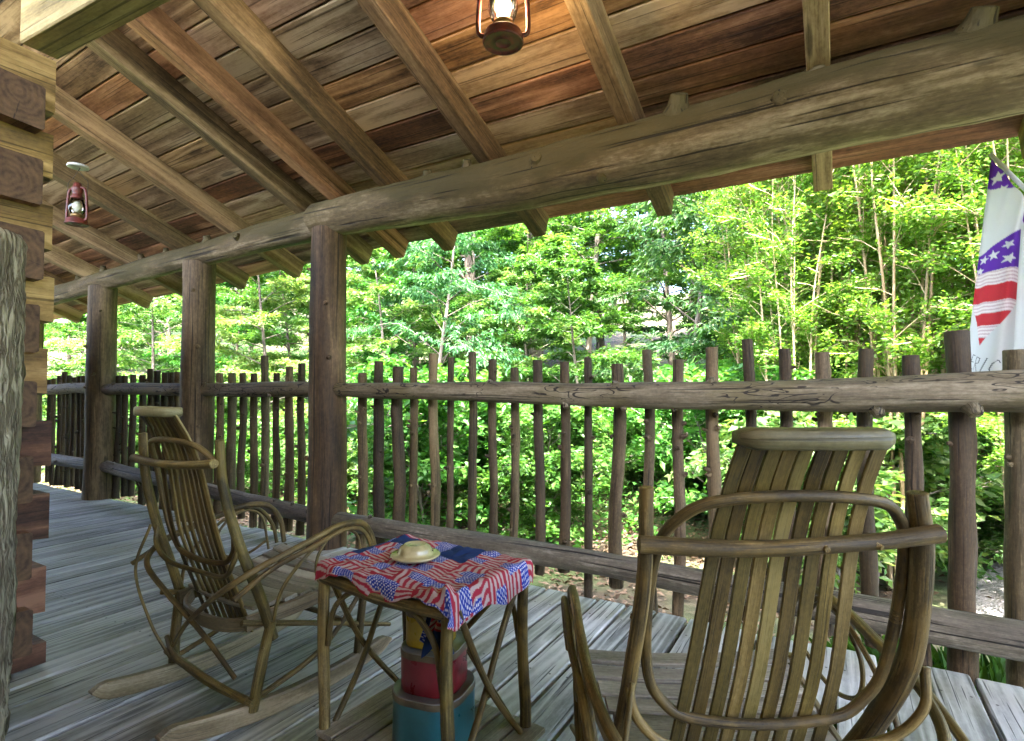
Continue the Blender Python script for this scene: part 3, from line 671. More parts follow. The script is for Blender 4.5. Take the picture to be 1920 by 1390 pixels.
def rocking_chair(label, loc, rz, right_post=None, seed=0, hw2=(.25, .25), pr=1.0, shear=0.0, sw=.021, fan=(.133, .126, .104)):
    t = thing('rocking_chair', label, 'rocking chair', loc, rz, 'bent twig rocking chairs')
    for s in (-1, 1):
        # rocker: flat curved runner
        mb = MB(); V = []; G = []; n = 34; F = []
        for k in range(n + 1):
            f = k / n; y = -.44 + .86 * f
            zb = .30 * (y - .02) ** 2 * (1.0 if y < 0 else .85)
            h = .058 * min(1, (min(f, 1 - f) / .055 + .02)) ** .5 * (1 + .12 * math.sin(f * PI))
            xc = s * np.interp(f, [0, 1], [.222, .282]); th = .015
            for (u, v) in ((-th, .12), (-th * .8, 0), (th * .8, 0), (th, .12), (th, .88), (th * .8, 1), (-th * .8, 1), (-th, .88)):
                V.append((xc + u, y, zb + .0 + h * v + (.058 - h) * .5)); G.append((y, u, h * v))
        for k in range(n):
            for j in range(8): F.append((k*8 + j, (k+1)*8 + j, (k+1)*8 + (j+1) % 8, k*8 + (j+1) % 8))
        F += [tuple(range(8)), tuple(range(n*8, n*8 + 8))[::-1]]
        mb.add(V, F, G); obj('rocker', mb, M['rocker'], t)
        # back posts
        w_ = hw2[0] if s < 0 else hw2[1]
        P = [(s*.285, -.115, .27), (s*(w_ + .03), -.16, .42), (s*(w_ + .016), -.225, .60), (s*(w_ + .002), -.272, .78), (s*w_, -.285, .935)]
        R = [.0165*pr, .017*pr, .0165*pr, .0155*pr, .014*pr]
        if s > 0 and right_post: P, R = right_post
        rod('back_post', P, R, t, seed + s + 3, 14)
        rod('leg', [(s*.252, -.165, .048), (s*.268, -.15, .18), (s*.288, -.125, .33)], [.017, .018, .016], t, seed + s + 9)
        rod('leg', [(s*.268, .26, .048), (s*.278, .27, .22), (s*.283, .29, .39)], [.016, .016, .015], t, seed + s + 11)
        # arm: one long bent branch from the opposite rear foot, round the back and over to the seat front
        rod('arm', [(-s*.20, -.195, .15), (-s*.06, -.225, .27), (s*.12, -.258, .385), (s*.255, -.262, .47), (s*.305, -.17, .525), (s*.312, .0, .565), (s*.308, .14, .592), (s*.302, .25, .575), (s*.296, .31, .50), (s*.288, .325, .40)],
            [.0075, .0085, .0092, .0100, .0108, .0112, .0112, .0112, .011, .0105], t, seed + s + 15, 10, 60)
        rod('arm', [(s*.325, -.28, .455), (s*.328, -.15, .515), (s*.334, .0, .55), (s*.33, .14, .578), (s*.324, .23, .556), (s*.315, .285, .48), (s*.305, .30, .40)], [.009, .009, .0085, .0085, .0085, .0085], t, seed + s + 31, 8, 44)
        rod('arm_loop', [(s*.288, -.125, .30), (s*.30, -.10, .42), (s*.305, -.02, .505), (s*.308, .08, .562), (s*.308, .14, .575)], .0062, t, seed + s + 17, 7, 26, bump=.06)
        rod('arm_loop', [(s*.308, .10, .572), (s*.312, .035, .50), (s*.312, .04, .42), (s*.308, .10, .385), (s*.302, .17, .39), (s*.30, .24, .42)], .0055, t, seed + s + 18, 7, 30, bump=.06)
        rod('arm_loop', [(s*.31, .10, .562), (s*.308, .17, .568), (s*.305, .225, .53), (s*.30, .245, .44), (s*.292, .25, .385)], .0055, t, seed + s + 19, 7, 26, bump=.06)
        rod('brace', [(s*.255, -.21, .345), (s*.27, .1, .24), (s*.283, .42, .125)], [.010, .0095, .008], t, seed + s + 21, 8)
        rod('brace', [(s*.258, -.155, .085), (s*.268, .05, .135), (s*.276, .17, .21), (s*.282, .30, .345)], [.010, .0095, .009], t, seed + s + 23, 8)
        if s < 0: rod('brace', [(s*.258, -.25, .60), (s*.285, -.285, .44), (s*.265, -.24, .24), (s*.215, -.195, .11)], .0052, t, seed + s + 25, 7, 26)
        # seat side rail
        mb = slat_board([(s*.215, -.17, .318), (s*.245, .05, .332), (s*.285, .335, .368)], .016, .05); obj('seat_rail', mb, M['rocker'], t)
    # back slats, fanning a little, with the head rest on top
    for k in range(9):
        f = (k - 4) / 4
        P = [(f * np.interp(z, [.26, .6, 1.03], fan) - shear * (1.02 - z), slat_y(z) + .012 * (1 - f * f) - .012 + .0015 * math.sin(k * 2.1), z) for z in (.255, .36, .48, .60, .72, .84, .94, 1.02)]
        obj('back_slat', slat_board(P, sw - .001 * abs(f), .0065), M['slat'], t)
    mb = MB(); V = []; G = []; F = []; n = 12; hw = .118
    for k in range(n + 1):
        f = k / n; x_ = -hw + 2 * hw * f; e_ = min(1, min(f, 1 - f) / .09 + .55)
        yc = -.362 + .012 * (2 * f - 1) ** 2
        for j in range(12):
            an = 2 * PI * j / 12; ca, sa = math.cos(an), math.sin(an)
            q = lambda v: math.copysign(abs(v) ** .40, v)
            V.append((x_, yc + q(ca) * .030 * e_, 1.022 + q(sa) * .0165 * e_ + .14 * 0)); G.append((x_, ca * .03, sa * .02))
    for k in range(n):
        for j in range(12): F.append((k*12 + j, k*12 + (j+1) % 12, (k+1)*12 + (j+1) % 12, (k+1)*12 + j))
    F += [tuple(range(12))[::-1], tuple(range(n*12, n*12 + 12))]
    mb.add(V, F, G, 0, True); obj('headrest', mb, M['head'], t)
    rod('crossbar', [(-hw2[0] - .018, -.306, .848), (-.1, -.312, .842), (.1, -.310, .850), (hw2[1] + .018, -.312, .866)], [.0145, .0135, .0130, .0150], t, seed + 41, 14, 26)
    # closed hoop round the rear of the back
    hp = []
    for k in range(16):
        an = 2 * PI * k / 16; ca, sa = math.cos(an), math.sin(an)
        hx = math.copysign(abs(ca) ** .55, ca) * .218; hz = .715 + math.copysign(abs(sa) ** .62, sa) * .212
        hp.append((hx - shear * .5 * (1.02 - hz), slat_y(hz) - .022 + (.03 * (abs(hx) / .218) ** 3), hz))
    mb = MB(); mb.tube(hp, .0098, 10, 84, .08, 7, seed + 3, closed=True); obj('back_hoop', mb, M['branch'], t)
    rod('lower_hoop', [(-.262, -.222, .60), (-.245, -.235, .53), (-.17, -.225, .475), (0, -.205, .462), (.17, -.222, .48), (.245, -.235, .54), (.262, -.222, .61)], .0085, t, seed + 5, 8, 44)
    # seat boards and the bent apron behind them
    yb = -.115
    for k in range(8):
        y0 = yb + k * .056; f = (y0 + .11) / .45; hw = .205 + .068 * f; z0 = .347 + .050 * f - .022 * math.sin(min(1, f) * PI)
        obj('seat_slat', slat_board([(-hw, y0, z0 + .012), (-hw * .5, y0, z0 + .003), (0, y0, z0), (hw * .5, y0, z0 + .003), (hw, y0, z0 + .012)], .051, .013, side=(0, 1, .1)), M['seat'], t)
    obj('apron', slat_board([(-.212, -.12, .315), (-.17, -.165, .305), (-.08, -.195, .30), (.08, -.195, .30), (.17, -.165, .305), (.212, -.12, .315)], .045, .016, side=(0, 0, 1)), M['rocker'], t)
    rod('stretcher', [(-.278, -.175, .112), (-.1, -.20, .118), (.08, -.205, .105), (.272, -.178, .082)], [.0125, .0135, .0135, .0125], t, seed + 51, 12)
    rod('stretcher', [(-.26, -.185, .17), (-.14, -.215, .142), (.06, -.218, .128), (.255, -.19, .092)], [.009, .0095, .0095, .009], t, seed + 52, 9)
    rod('stretcher', [(-.272, .27, .16), (0, .275, .17), (.274, .27, .16)], .012, t, seed + 53, 10)
    return t
rocking_chair('bent twig rocking chair seen from its side, beside the side table near the posts', (-1.905, 1.325, .001), math.radians(-2), None, 100, (.252, .245), sw=.0215, fan=(.142, .150, .106))
rocking_chair('large bent twig rocking chair seen from behind, nearest to the camera', (-.215, 1.27, .001), math.radians(31),
              ([(.135, -.075, .27), (.170, -.13, .39), (.208, -.17, .49), (.234, -.225, .63), (.222, -.275, .82), (.208, -.285, .925)], [.021, .0205, .020, .0195, .018, .0165]), 200, (.240, .206), .82, .062, .0243)

# ------------------------------------------------------------------ twig side table
TR = math.radians(-4.0); TC = (-.990, 1.205)
tab = thing('side_table', 'twig side table with crossed branch braces and lower slatted shelf', 'table', (TC[0], TC[1], 0), TR)
HX, HY, TH = .223, .158, .612
for (sx, sy) in ((-1, -1), (1, -1), (-1, 1), (1, 1)):
    hgt = TH + (.012 if (sx, sy) == (1, 1) else .0)
    rod('leg', [(sx*HX*1.01, sy*HY*1.01, 0), (sx*HX + .006, sy*HY, .2), (sx*HX - .004, sy*HY, .42), (sx*HX, sy*HY, hgt)], [.0165, .0155, .0155, .015], tab, 300 + sx + 3 * sy, 12, 20)
for sy in (-1, 1):
    rod('top_rail', [(-HX, sy*(HY + .004), TH - .03), (0, sy*(HY + .006), TH - .036), (HX, sy*(HY + .004), TH - .03)], [.016, .018, .016], tab, 310 + sy, 12)
    rod('shelf_rail', [(-HX, sy*HY, .148), (HX, sy*HY, .148)], .014, tab, 313 + sy)
    for sx in (-1, 1):
        rod('corner_arc', [(sx*(HX - .016), sy*HY, .40), (sx*(HX - .04), sy*HY, .50), (sx*(HX - .10), sy*HY, .556), (sx*(HX - .16), sy*HY, .572)], .0075, tab, 316 + sx * 2 + sy, 8)
    # only the far side carries a cross brace
    if sy > 0:
        rod('cross_brace', [(-HX + .02, HY, .17), (0, HY + .008, .37), (HX - .04, HY, .57)], .0085, tab, 321, 8)
        rod('cross_brace', [(HX - .02, HY - .012, .17), (0, HY - .010, .37), (-HX + .04, HY - .012, .57)], .0085, tab, 322, 8)
for sx in (-1, 1):
    rod('top_rail', [(sx*HX, -HY, TH - .028), (sx*HX, HY, TH - .028)], .0145, tab, 330 + sx, 10)
    rod('shelf_rail', [(sx*HX, -HY, .148), (sx*HX, HY, .148)], .013, tab, 333 + sx, 10)
    rod('cross_brace', [(sx*(HX + .012), -HY + .02, .585), (sx*(HX + .014), -.02, .36), (sx*(HX + .012), HY - .02, .16)], [.009, .0085, .0085], tab, 336 + sx, 8)
    rod('cross_brace', [(sx*(HX - .004), HY - .015, .585), (sx*(HX - .002), .05, .45), (sx*(HX - .004), -.03, .30), (sx*(HX - .004), -HY + .025, .16)], [.010, .0085, .0085, .0085], tab, 339 + sx, 8)
for k in range(7):
    x_ = -HX + .028 + k * .0735
    mb = MB(); mb.prism(rect(.066, .016, .003), (x_, -HY - .02, .170), (x_, HY + .02, .170), (1, 0, 0)); obj('shelf_slat', mb, M['seat'], tab)
for k in range(5):
    y_ = -HY + .03 + k * .068
    mb = MB(); mb.prism(rect(.062, .014, .003), (-HX - .005, y_, TH - .006), (HX + .005, y_, TH - .006), (0, 1, 0)); obj('top_slat', mb, M['slat'], tab)

# printed cloth over the table: patchwork of stripes and white-starred blue fields
BLUE, RED, CREAM, NAVY = (.020, .045, .30), (.32, .024, .045), (.44, .35, .33), (.012, .030, .11)
def flagcell(u, v, k):
    """one small printed flag, u,v in 0..1"""
    r_ = random.Random(k * 7 + 1); tilt = r_.uniform(-.25, .25)
    vv = v + tilt * (u - .5) + .03 * math.sin(u * 9 + k)
    if r_.random() < .2: return NAVY
    if u < .50 and vv > .38:
        a_ = (u * 11 + (int(v * 12) % 2) * .5) % 1 - .5; b = (v * 12) % 1 - .5
        return (.62, .62, .68) if a_ * a_ + b * b < .075 else BLUE
    return RED if int(max(0, vv) * 8.99) % 2 == 0 else CREAM
def printcol(p, q):
    i, j = math.floor(p / .105), math.floor(q / .070)
    k = (i * 13 + j * 29) % 97
    u, v = p / .105 - i, q / .070 - j
    if (i + j) % 3 == 1: u, v = v, u
    if (i * 3 + j) % 4 == 2: u = 1 - u
    return flagcell(u, v, k)
NX, NY = 250, 190
px_ = np.linspace(-HX - .018, HX + .062, NX); py_ = np.linspace(-HY - .052, HY + .04, NY)
V = []; C = []
for y_ in py_:
    for x_ in px_:
        ox = max(0, abs(x_) - HX - .012); oy = max(0, abs(y_) - HY - .012)
        sx, sy = math.copysign(1, x_), math.copysign(1, y_)
        wrk = mnoise.noise(Vector((x_ * 11, y_ * 14, 3))) * .007 + abs(mnoise.noise(Vector((x_ * 22 + 3, y_ * 17, 8)))) * .007 + mnoise.noise(Vector((x_ * 50, y_ * 44, 1))) * .0014
        z_ = TH + .0045 + wrk + .004
        hang = max(ox, oy) * (1 + .35 * math.sin(x_ * 23 + 1.3) + .2 * math.sin(y_ * 31)); wav = .008 * math.sin(x_ * 55 + 1) * min(1, oy / .03) + .008 * math.sin(y_ * 60) * min(1, ox / .03)
        X = sx * (min(abs(x_), HX + .012) + (1 - math.exp(-ox * 40)) * .014) + (wav * .4 if ox > 0 else 0)
        Y = sy * (min(abs(y_), HY + .012) + (1 - math.exp(-oy * 40)) * .014) + (wav * .4 if oy > 0 else 0)
        z_ -= (hang ** 1.5 / .045 ** .5) * .95 if hang < .045 else hang * .95
        z_ += .004 * math.exp(-((abs(x_) - HX) / .02) ** 2)
        bq = math.exp(-(((x_ - HX) / .05) ** 2 + ((y_ + HY) / .045) ** 2)); z_ += bq * (.012 + .010 * math.sin(x_ * 130 + y_ * 90))
        V.append((X, Y, z_)); C.append((*printcol(x_ + .02 * math.sin(y_ * 9), y_ + .02 * math.sin(x_ * 8) + .01), 1))
F = [(j*NX + i, j*NX + i + 1, (j+1)*NX + i + 1, (j+1)*NX + i) for j in range(NY - 1) for i in range(NX - 1)]
mb = MB(); mb.add(V, F, V, 0, True, C)
# a corner of the cloth that hangs down inside the near leg
n1, n2 = 60, 90; V = []; C = []
for j in range(n2):
    for i in range(n1):
        u, v = i / (n1 - 1), j / (n2 - 1)
        L = .135 - .06 * abs(u - .35) + .02 * math.sin(u * 9)
        X = HX - .108 + .10 * u + .012 * math.sin(v * 4 + u * 3); Y = -HY + .035 + .012 * math.sin(u * 17) * (.6 + v) - .006 * v; Z = TH - .018 - v * L
        V.append((X, Y, Z)); C.append((*printcol(u * .12 + .30, .43 - v * .125), 1))
mb.add(V, [(j*n1 + i, j*n1 + i + 1, (j+1)*n1 + i + 1, (j+1)*n1 + i) for j in range(n2 - 1) for i in range(n1 - 1)], V, 0, True, C)
cl = obj('tablecloth', mb, M['cloth'], None, (TC[0], TC[1], 0), TR)
tag(cl, 'red white and blue star and stripe print cloth draped over the side table', 'tablecloth')
def tpos(x_, y_):
    c, s = math.cos(TR), math.sin(TR); return (TC[0] + c * x_ - s * y_, TC[1] + s * x_ + c * y_)
# covered dish
dp = tpos(-.035, .0)
mb = MB()
mb.lathe([(.0, 0), (.050, 0), (.060, .004), (.067, .009), (.070, .0125), (.067, .0150), (.055, .0150), (.049, .0170), (.0465, .022), (.045, .029), (.041, .035), (.034, .0385), (.031, .0415), (.0285, .0420), (.0265, .0395), (.022, .0385), (.019, .0400), (.016, .0385), (.0, .0380)], 44)
tag(obj('covered_dish', mb, M['glaze'], None, (dp[0], dp[1], TH + .011)), 'round olive glazed dish upside down on the patterned cloth', 'dish')
# stacked tins
def tin(label, c, hw, hd, h, z0, mat, rz):
    t = thing('storage_tin', label, 'tin', (c[0], c[1], z0), rz, 'stacked storage tins')
    def oct_(f=1.0, n=6):
        out = []
        for q in range(4):
            for k in range(n + 1):
                an = (q + k / n) * PI / 2
                cx = math.copysign(1, math.cos((q + .5) * PI / 2)) * hw * .30; cy_ = math.copysign(1, math.sin((q + .5) * PI / 2)) * hd * .30
                out.append((cx + math.cos(an) * hw * .70 * 1.0, cy_ + math.sin(an) * hd * .70))
        return [(x_ * f, y_ * f) for x_, y_ in out]
    def shell(levels):
        mb = MB(); S = [oct_(f) for f, _ in levels]; n = len(S[0])
        V = [(x_, y_, z) for s_, (f, z) in zip(S, levels) for x_, y_ in s_]
        F = [(k*n + j, k*n + (j+1) % n, (k+1)*n + (j+1) % n, (k+1)*n + j) for k in range(len(levels) - 1) for j in range(n)]
        mb.add(V, F, None, 0, True); mb.add(V[-n:], [tuple(range(n))]); mb.add(V[:n], [tuple(range(n))[::-1]])
        return mb
    obj('body', shell([(.985, 0), (1, .003), (1, h - .016)]), mat, t)
    obj('rim', shell([(1.012, h - .018), (1.018, h - .016), (1.018, h - .004), (1.012, h - .002)]), M['tin_rim'], t)
    obj('lid', shell([(1.006, h - .003), (1.008, h - .001), (1.0, h), (.975, h + .0005), (.965, h - .002), (.6, h - .001)]), M['tin_lid'], t)
    return t
tc = tpos(.050, -.012)
tin('large teal painted tin at the bottom of the stack on the table shelf', tc, .098, .098, .135, .179, M['tin_teal'], TR + .25)
tin('red painted tin in the middle of the stack on the table shelf', (tc[0] - .002, tc[1] + .003), .080, .080, .105, .315, M['tin_red'], TR + .3)
tin('small yellow painted tin on top of the stack under the table', (tc[0] - .016, tc[1] + .006), .060, .062, .095, .421, M['tin_yellow'], TR + .25)
# ------------------------------------------------------------------ hurricane lanterns
def glassmat():
    t = NT('clear_lantern_glass')
    tr = t.n('ShaderNodeBsdfTransparent'); tr.inputs[0].default_value = (.96, .95, .90, 1)
    gl = t.n('ShaderNodeBsdfGlossy'); gl.inputs['Roughness'].default_value = .05
    fr = t.n('ShaderNodeFresnel'); fr.inputs[0].default_value = 1.45
    mx = t.n('ShaderNodeMixShader'); t.l(t.math('MULTIPLY_ADD', fr.outputs[0], 1.0, .03), mx.inputs[0]); t.l(tr.outputs[0], mx.inputs[1]); t.l(gl.outputs[0], mx.inputs[2])
    return t.done(mx)
def bulbmat(name, c, st):
    t = NT(name); em = t.n('ShaderNodeEmission'); em.inputs[0].default_value = (*c, 1); em.inputs[1].default_value = st; return t.done(em)
M['glass'] = glassmat(); M['bulb_on'] = bulbmat('lit_bulb', (1.0, .72, .38), 14.0); M['bulb_off'] = plain('frosted_bulb', (.62, .66, .60), .25)
def lantern(label, loc, rz, ceil_z, lit, plate, scale=1.0):
    t = thing('lantern', label, 'lantern', loc, rz, 'red hanging oil lanterns'); t.scale = (scale,) * 3
    mb = MB(); mb.lathe([(0, .004), (.026, .004), (.028, .001), (.031, .001), (.033, .004), (.066, .004), (.070, 0), (.077, 0), (.079, .004), (.078, .012), (.074, .016), (.073, .034), (.070, .042), (.058, .050), (.040, .056), (.034, .062), (0, .062)], 44)
    base = obj('fuel_base', mb, M['red_metal'], t)
    mb = MB(); mb.lathe([(.012, .041), (.012, .052), (.009, .054), (0, .054)], 14, (.045, -.02, 0)); obj('filler_cap', mb, M['burner'], base)
    mb = MB(); mb.lathe([(.036, .060), (.040, .066), (.042, .076), (.038, .084), (.026, .094), (.012, .098), (0, .098)], 30); obj('burner', mb, M['burner'], t)
    mb = MB(); mb.lathe([(.034, .076), (.047, .10), (.056, .125), (.058, .145), (.053, .17), (.043, .195), (.037, .212)], 36); obj('globe', mb, M['glass'], t)
    mb = MB(); mb.lathe([(0, .10), (.012, .102), (.022, .115), (.030, .138), (.030, .155), (.022, .176), (.010, .186), (0, .188)], 24); obj('bulb', mb, M['bulb_on' if lit else 'bulb_off'], t)
    for s in (-1, 1):
        mb = MB(); mb.tube([(s*.064, 0, .030), (s*.088, 0, .036), (s*.096, 0, .058), (s*.095, 0, .12), (s*.088, 0, .21), (s*.080, 0, .262), (s*.062, 0, .290), (s*.034, 0, .296)], .0095, 12, 40); obj('side_tube', mb, M['red_metal'], t)
        mb = MB(); mb.tube([(s*.02, .052, .08), (s*.040, .050, .12), (s*.042, .045, .16), (s*.02, .040, .205)], .0014, 6, 14); obj('globe_guard', mb, M['dark_wire'], t)
    mb = MB(); mb.lathe([(.040, .208), (.044, .214), (.044, .222), (.032, .236), (.031, .252), (.036, .262), (.037, .290), (.034, .304), (.028, .310), (.028, .328), (.020, .336), (0, .338)], 34); obj('chimney', mb, M['red_metal'], t)
    top = (ceil_z - loc[2]) / scale
    hk = .52 if top > .56 else top - .03
    mb = MB(); mb.tube([(-.094, 0, .24), (-.092, .004, .34), (-.05, .006, hk - .06), (0, .006, hk)], .0022, 6, 22); mb.tube([(.094, 0, .24), (.092, .004, .34), (.05, .006, hk - .06), (0, .006, hk)], .0022, 6, 22)
    obj('bail', mb, M['dark_wire'], t)
    mb = MB(); mb.tube([(0, .006, hk), (.012, .006, hk + .016), (0, .006, hk + .03), (-.008, .004, (hk + top) / 2 + .01), (0, 0, top)], .003, 8, 24); obj('hook', mb, M['dark_wire'], t)
    if plate:
        mb = MB(); mb.lathe([(0, 0), (.03, .0), (.034, -.006), (.040, -.006), (.058, -.004), (.070, -.002), (.074, .004), (.070, .016), (0, .016)][::1], 34, (0, 0, top - .010)); obj('ceiling_plate', mb, M['white_plate'], t)
    return t
LY = 1.775
lantern('lit red oil lantern glowing at the top of the picture, hanging between the rafters', (-1.085, LY, 2.42), math.radians(28), zraf(LY, -1.085) + ROOF_UP, True, False, 1.0)
lantern('unlit red oil lantern hanging from a white plate near the cabin logs', (-4.66, 1.79, 2.262), math.radians(20), zraf(1.79, -4.66) + .004, False, True, .90)

# ------------------------------------------------------------------ house flag on a leaning pole
fl = thing('house_flag', 'white house flag with purple stars and red stripes hanging beyond the railing', 'flag', (0, 0, 0))
TIP = np.array((.603, 3.15, 2.125)); BASE = np.array((1.02, 2.86, 1.28))
mb = MB(); mb.tube([TIP - (BASE - TIP) * .01, BASE], .009, 12, 6); mb.tube([BASE, BASE + np.array((.06, -.09, -.12))], .014, 12, 4); obj('pole', mb, M['white_plate'], fl)
PURP, FRED, WHT, PNK = (.115, .032, .34), (.52, .035, .045), (.62, .61, .63), (.55, .40, .43)
LET = {'A': [((0, 0), (.5, 1)), ((.5, 1), (1, 0)), ((.2, .4), (.8, .4))], 'M': [((0, 0), (.1, 1)), ((.1, 1), (.5, .3)), ((.5, .3), (.9, 1)), ((.9, 1), (1, 0))],
       'E': [((0, 0), (0, 1)), ((0, 1), (.8, 1)), ((0, .5), (.7, .5)), ((0, 0), (.8, 0))], 'R': [((0, 0), (0, 1)), ((0, 1), (.7, .95)), ((.7, .95), (.75, .6)), ((.75, .6), (0, .48)), ((.2, .48), (.9, 0))],
       'I': [((.3, 0), (.4, 1))], 'C': [((.9, .85), (.5, 1)), ((.5, 1), (.1, .7)), ((.1, .7), (.1, .3)), ((.1, .3), (.5, 0)), ((.5, 0), (.9, .15))]}
def segd(p, a_, b):
    px0, py0 = p; ax, ay = a_; bx, by = b; dx, dy = bx - ax, by - ay
    t_ = max(0, min(1, ((px0 - ax) * dx + (py0 - ay) * dy) / (dx * dx + dy * dy + 1e-12))); return math.hypot(px0 - ax - t_ * dx, py0 - ay - t_ * dy)
def instar(dx, dy, R, rot):
    r = math.hypot(dx, dy)
    if r > R: return False
    an = (math.atan2(dy, dx) - rot) % (2 * PI / 5); an = min(an, 2 * PI / 5 - an)
    x1, y1, x2, y2 = R, 0, R * .42 * math.cos(PI / 5), R * .42 * math.sin(PI / 5)
    px0, py0 = r * math.cos(an), r * math.sin(an)
    return (x2 - x1) * (py0 - y1) - (y2 - y1) * (px0 - x1) >= 0
STARS = [(.035, 2.02, .03), (.06, 1.955, .026), (.115, 1.96, .022), (.025, 1.665, .022), (.065, 1.675, .024), (.108, 1.705, .021), (.112, 1.645, .024), (.012, 1.62, .018),
         (.175, 1.93, .028), (.19, 1.85, .028), (.235, 1.875, .026), (.235, 1.79, .028), (.28, 1.82, .028), (.18, 1.78, .02), (.29, 1.72, .026)]
def flagcol(s_, z):
    for i, (sx, sz, R) in enumerate(STARS):
        if instar(s_ - sx, z - sz, R, PI / 2 + i * .35): return WHT
    if s_ < .150:
        if z > 1.985 - s_ * .36: return PURP
        if z > 1.685 + s_ * .55: return WHT
        if z > 1.607: return PURP
        apex = .055; hwid = (z - 1.285) / .19
        if z > 1.285 and apex - .06 * hwid < s_ < apex + .105 * hwid:
            zz = z + .002 * math.sin(s_ * 90) + .02 * s_
            for lo, hi in ((1.475, 1.548), (1.372, 1.425), (1.27, 1.318)):
                if lo < zz < hi: return FRED if math.sin(zz * 900 + s_ * 40) > -.8 else (.42, .03, .05)
            return PNK if math.sin(zz * 420) > .2 else (.76, .66, .68)
    else:
        if z > 1.80 - (s_ - .15) * 1.15: return PURP
        if s_ > .22 and 1.46 < z < 1.56: return (.55, .36, .58)
    xo = -.058
    for ch in 'AMERICA':
        wdt = .012 if ch == 'I' else .022
        u, v = (s_ - xo - (z - 1.175) * .25) / wdt, (z - 1.175 + .35 * (s_ - .05)) / .062
        if -.3 < u < 1.3 and -.2 < v < 1.2:
            for a_, b in LET[ch]:
                if segd((u * wdt, v * .062), (a_[0] * wdt, a_[1] * .062), (b[0] * wdt, b[1] * .062)) < .0015: return (.03, .03, .04)
        xo += wdt + .0085
    return WHT
NS, NQ = 190, 330; V = []; C = []
for j in range(NQ):
    for i in range(NS):
        s_ = .40 * i / (NS - 1); q = j / (NQ - 1)
        top = TIP + (BASE - TIP) * (s_ * .80 / .40)
        zt = top[2]; z = zt - q * (zt - 1.06)
        drop = (2.12 - z)
        X = TIP[0] + s_ * (.834 - .22 * min(1, drop / .35)) - .105 * min(1.2, drop / .95) * (1 - s_ / .5)
        fold = .05 * math.sin(s_ * 34 + .8 + .5 * drop) * min(1, .25 + drop) + .012 * math.sin(s_ * 80 + drop * 3)
        if s_ > .15: fold -= .05 * min(1, (s_ - .15) / .05) * min(1, drop * 1.5)
        X += .02 * math.cos(s_ * 34 + .8) * min(1, drop) * (1 if s_ > .03 else s_ / .03)
        V.append((X, top[1] * (1 - q * .4) + 3.12 * q * .4 + fold, z)); C.append((*flagcol(s_, z), 1))
mb = MB(); mb.add(V, [(j*NS + i, j*NS + i + 1, (j+1)*NS + i + 1, (j+1)*NS + i) for j in range(NQ - 1) for i in range(NS - 1)], V, 0, True, C)
obj('cloth', mb, M['flag'], fl)
# ------------------------------------------------------------------ ground, gravel drive
def gz(x_, y_):
    d = max(0.0, y_ - 8.0 + 0.10 * max(0, -x_ - 2) - .25 * max(0, x_ - 1))
    h = -.62 + .24 * d * min(1, d / 4.0)
    h = min(h, 9.0 + .03 * d)
    left = max(0.0, -x_ - 16); h += .16 * left * (1 if y_ > 0 else 0)
    return h + .10 * mnoise.noise(Vector((x_ * .35, y_ * .35, 0))) * (1 if y_ > 3.5 else .3)
ax = np.concatenate([np.linspace(-200, -30, 24), np.linspace(-28, 14, 85), np.linspace(17, 200, 24)])
ay = np.concatenate([np.linspace(-200, -6, 22), np.linspace(-4, 34, 77), np.linspace(38, 240, 24)])
V = [(x_, y_, gz(x_, y_)) for y_ in ay for x_ in ax]; nx = len(ax)
mb = MB(); mb.add(V, [(j*nx + i, j*nx + i + 1, (j+1)*nx + i + 1, (j+1)*nx + i) for j in range(len(ay) - 1) for i in range(nx - 1)], None, 0, True)
tag(obj('ground', mb, M['ground']), kind='structure')
V = []; F = []; n = 40
for k in range(n + 1):
    y_ = 3.4 + 9.5 * k / n; c = 2.55 + .22 * (y_ - 3.4); wl = 2.0 + .25 * math.sin(y_ * 1.3); wr = 2.2
    for q in range(9):
        x_ = c - wl + (wl + wr) * q / 8 + .08 * mnoise.noise(Vector((y_ * 2, q * 3.1, 5))); V.append((x_, y_, gz(x_, y_) + .012 + .014 * (1 - abs(q - 4) / 4)))
for k in range(n):
    for q in range(8): F.append((k*9 + q, k*9 + q + 1, (k+1)*9 + q + 1, (k+1)*9 + q))
mb = MB(); mb.add(V, F, None, 0, True); tag(obj('gravel_drive', mb, M['gravel']), kind='structure')

# ------------------------------------------------------------------ foliage
def leaves_mesh(name, base, axis, nrm, L, wr, mat, rs, fold=.12):
    N = len(base)
    axis = axis / (np.linalg.norm(axis, axis=1)[:, None] + 1e-9)
    nrm = nrm - axis * (nrm * axis).sum(1)[:, None]; nrm /= np.linalg.norm(nrm, axis=1)[:, None] + 1e-9
    side = np.cross(axis, nrm); L = L[:, None]; W = L * wr * .5
    v = np.empty((N, 4, 3), np.float32)
    v[:, 0] = base; v[:, 1] = base + axis * L * .45 + side * W + nrm * L * fold * .5
    v[:, 2] = base + axis * L - nrm * L * fold; v[:, 3] = base + axis * L * .45 - side * W + nrm * L * fold * .5
    me = bpy.data.meshes.new(name); me.vertices.add(N * 4); me.vertices.foreach_set('co', v.ravel())
    idx = (np.arange(N)[:, None] * 4 + np.array([0, 1, 2, 0, 2, 3])[None]).astype(np.int32).ravel()
    me.loops.add(N * 6); me.loops.foreach_set('vertex_index', idx)
    me.polygons.add(N * 2); me.polygons.foreach_set('loop_start', np.arange(0, N * 6, 3, dtype=np.int32)); me.polygons.foreach_set('loop_total', np.full(N * 2, 3, np.int32))
    me.materials.append(mat)
    a_ = me.attributes.new('lv', 'FLOAT', 'POINT'); a_.data.foreach_set('value', np.repeat(rs.beta(2, 2, N).astype(np.float32), 4))
    me.update(); me.validate(); return me
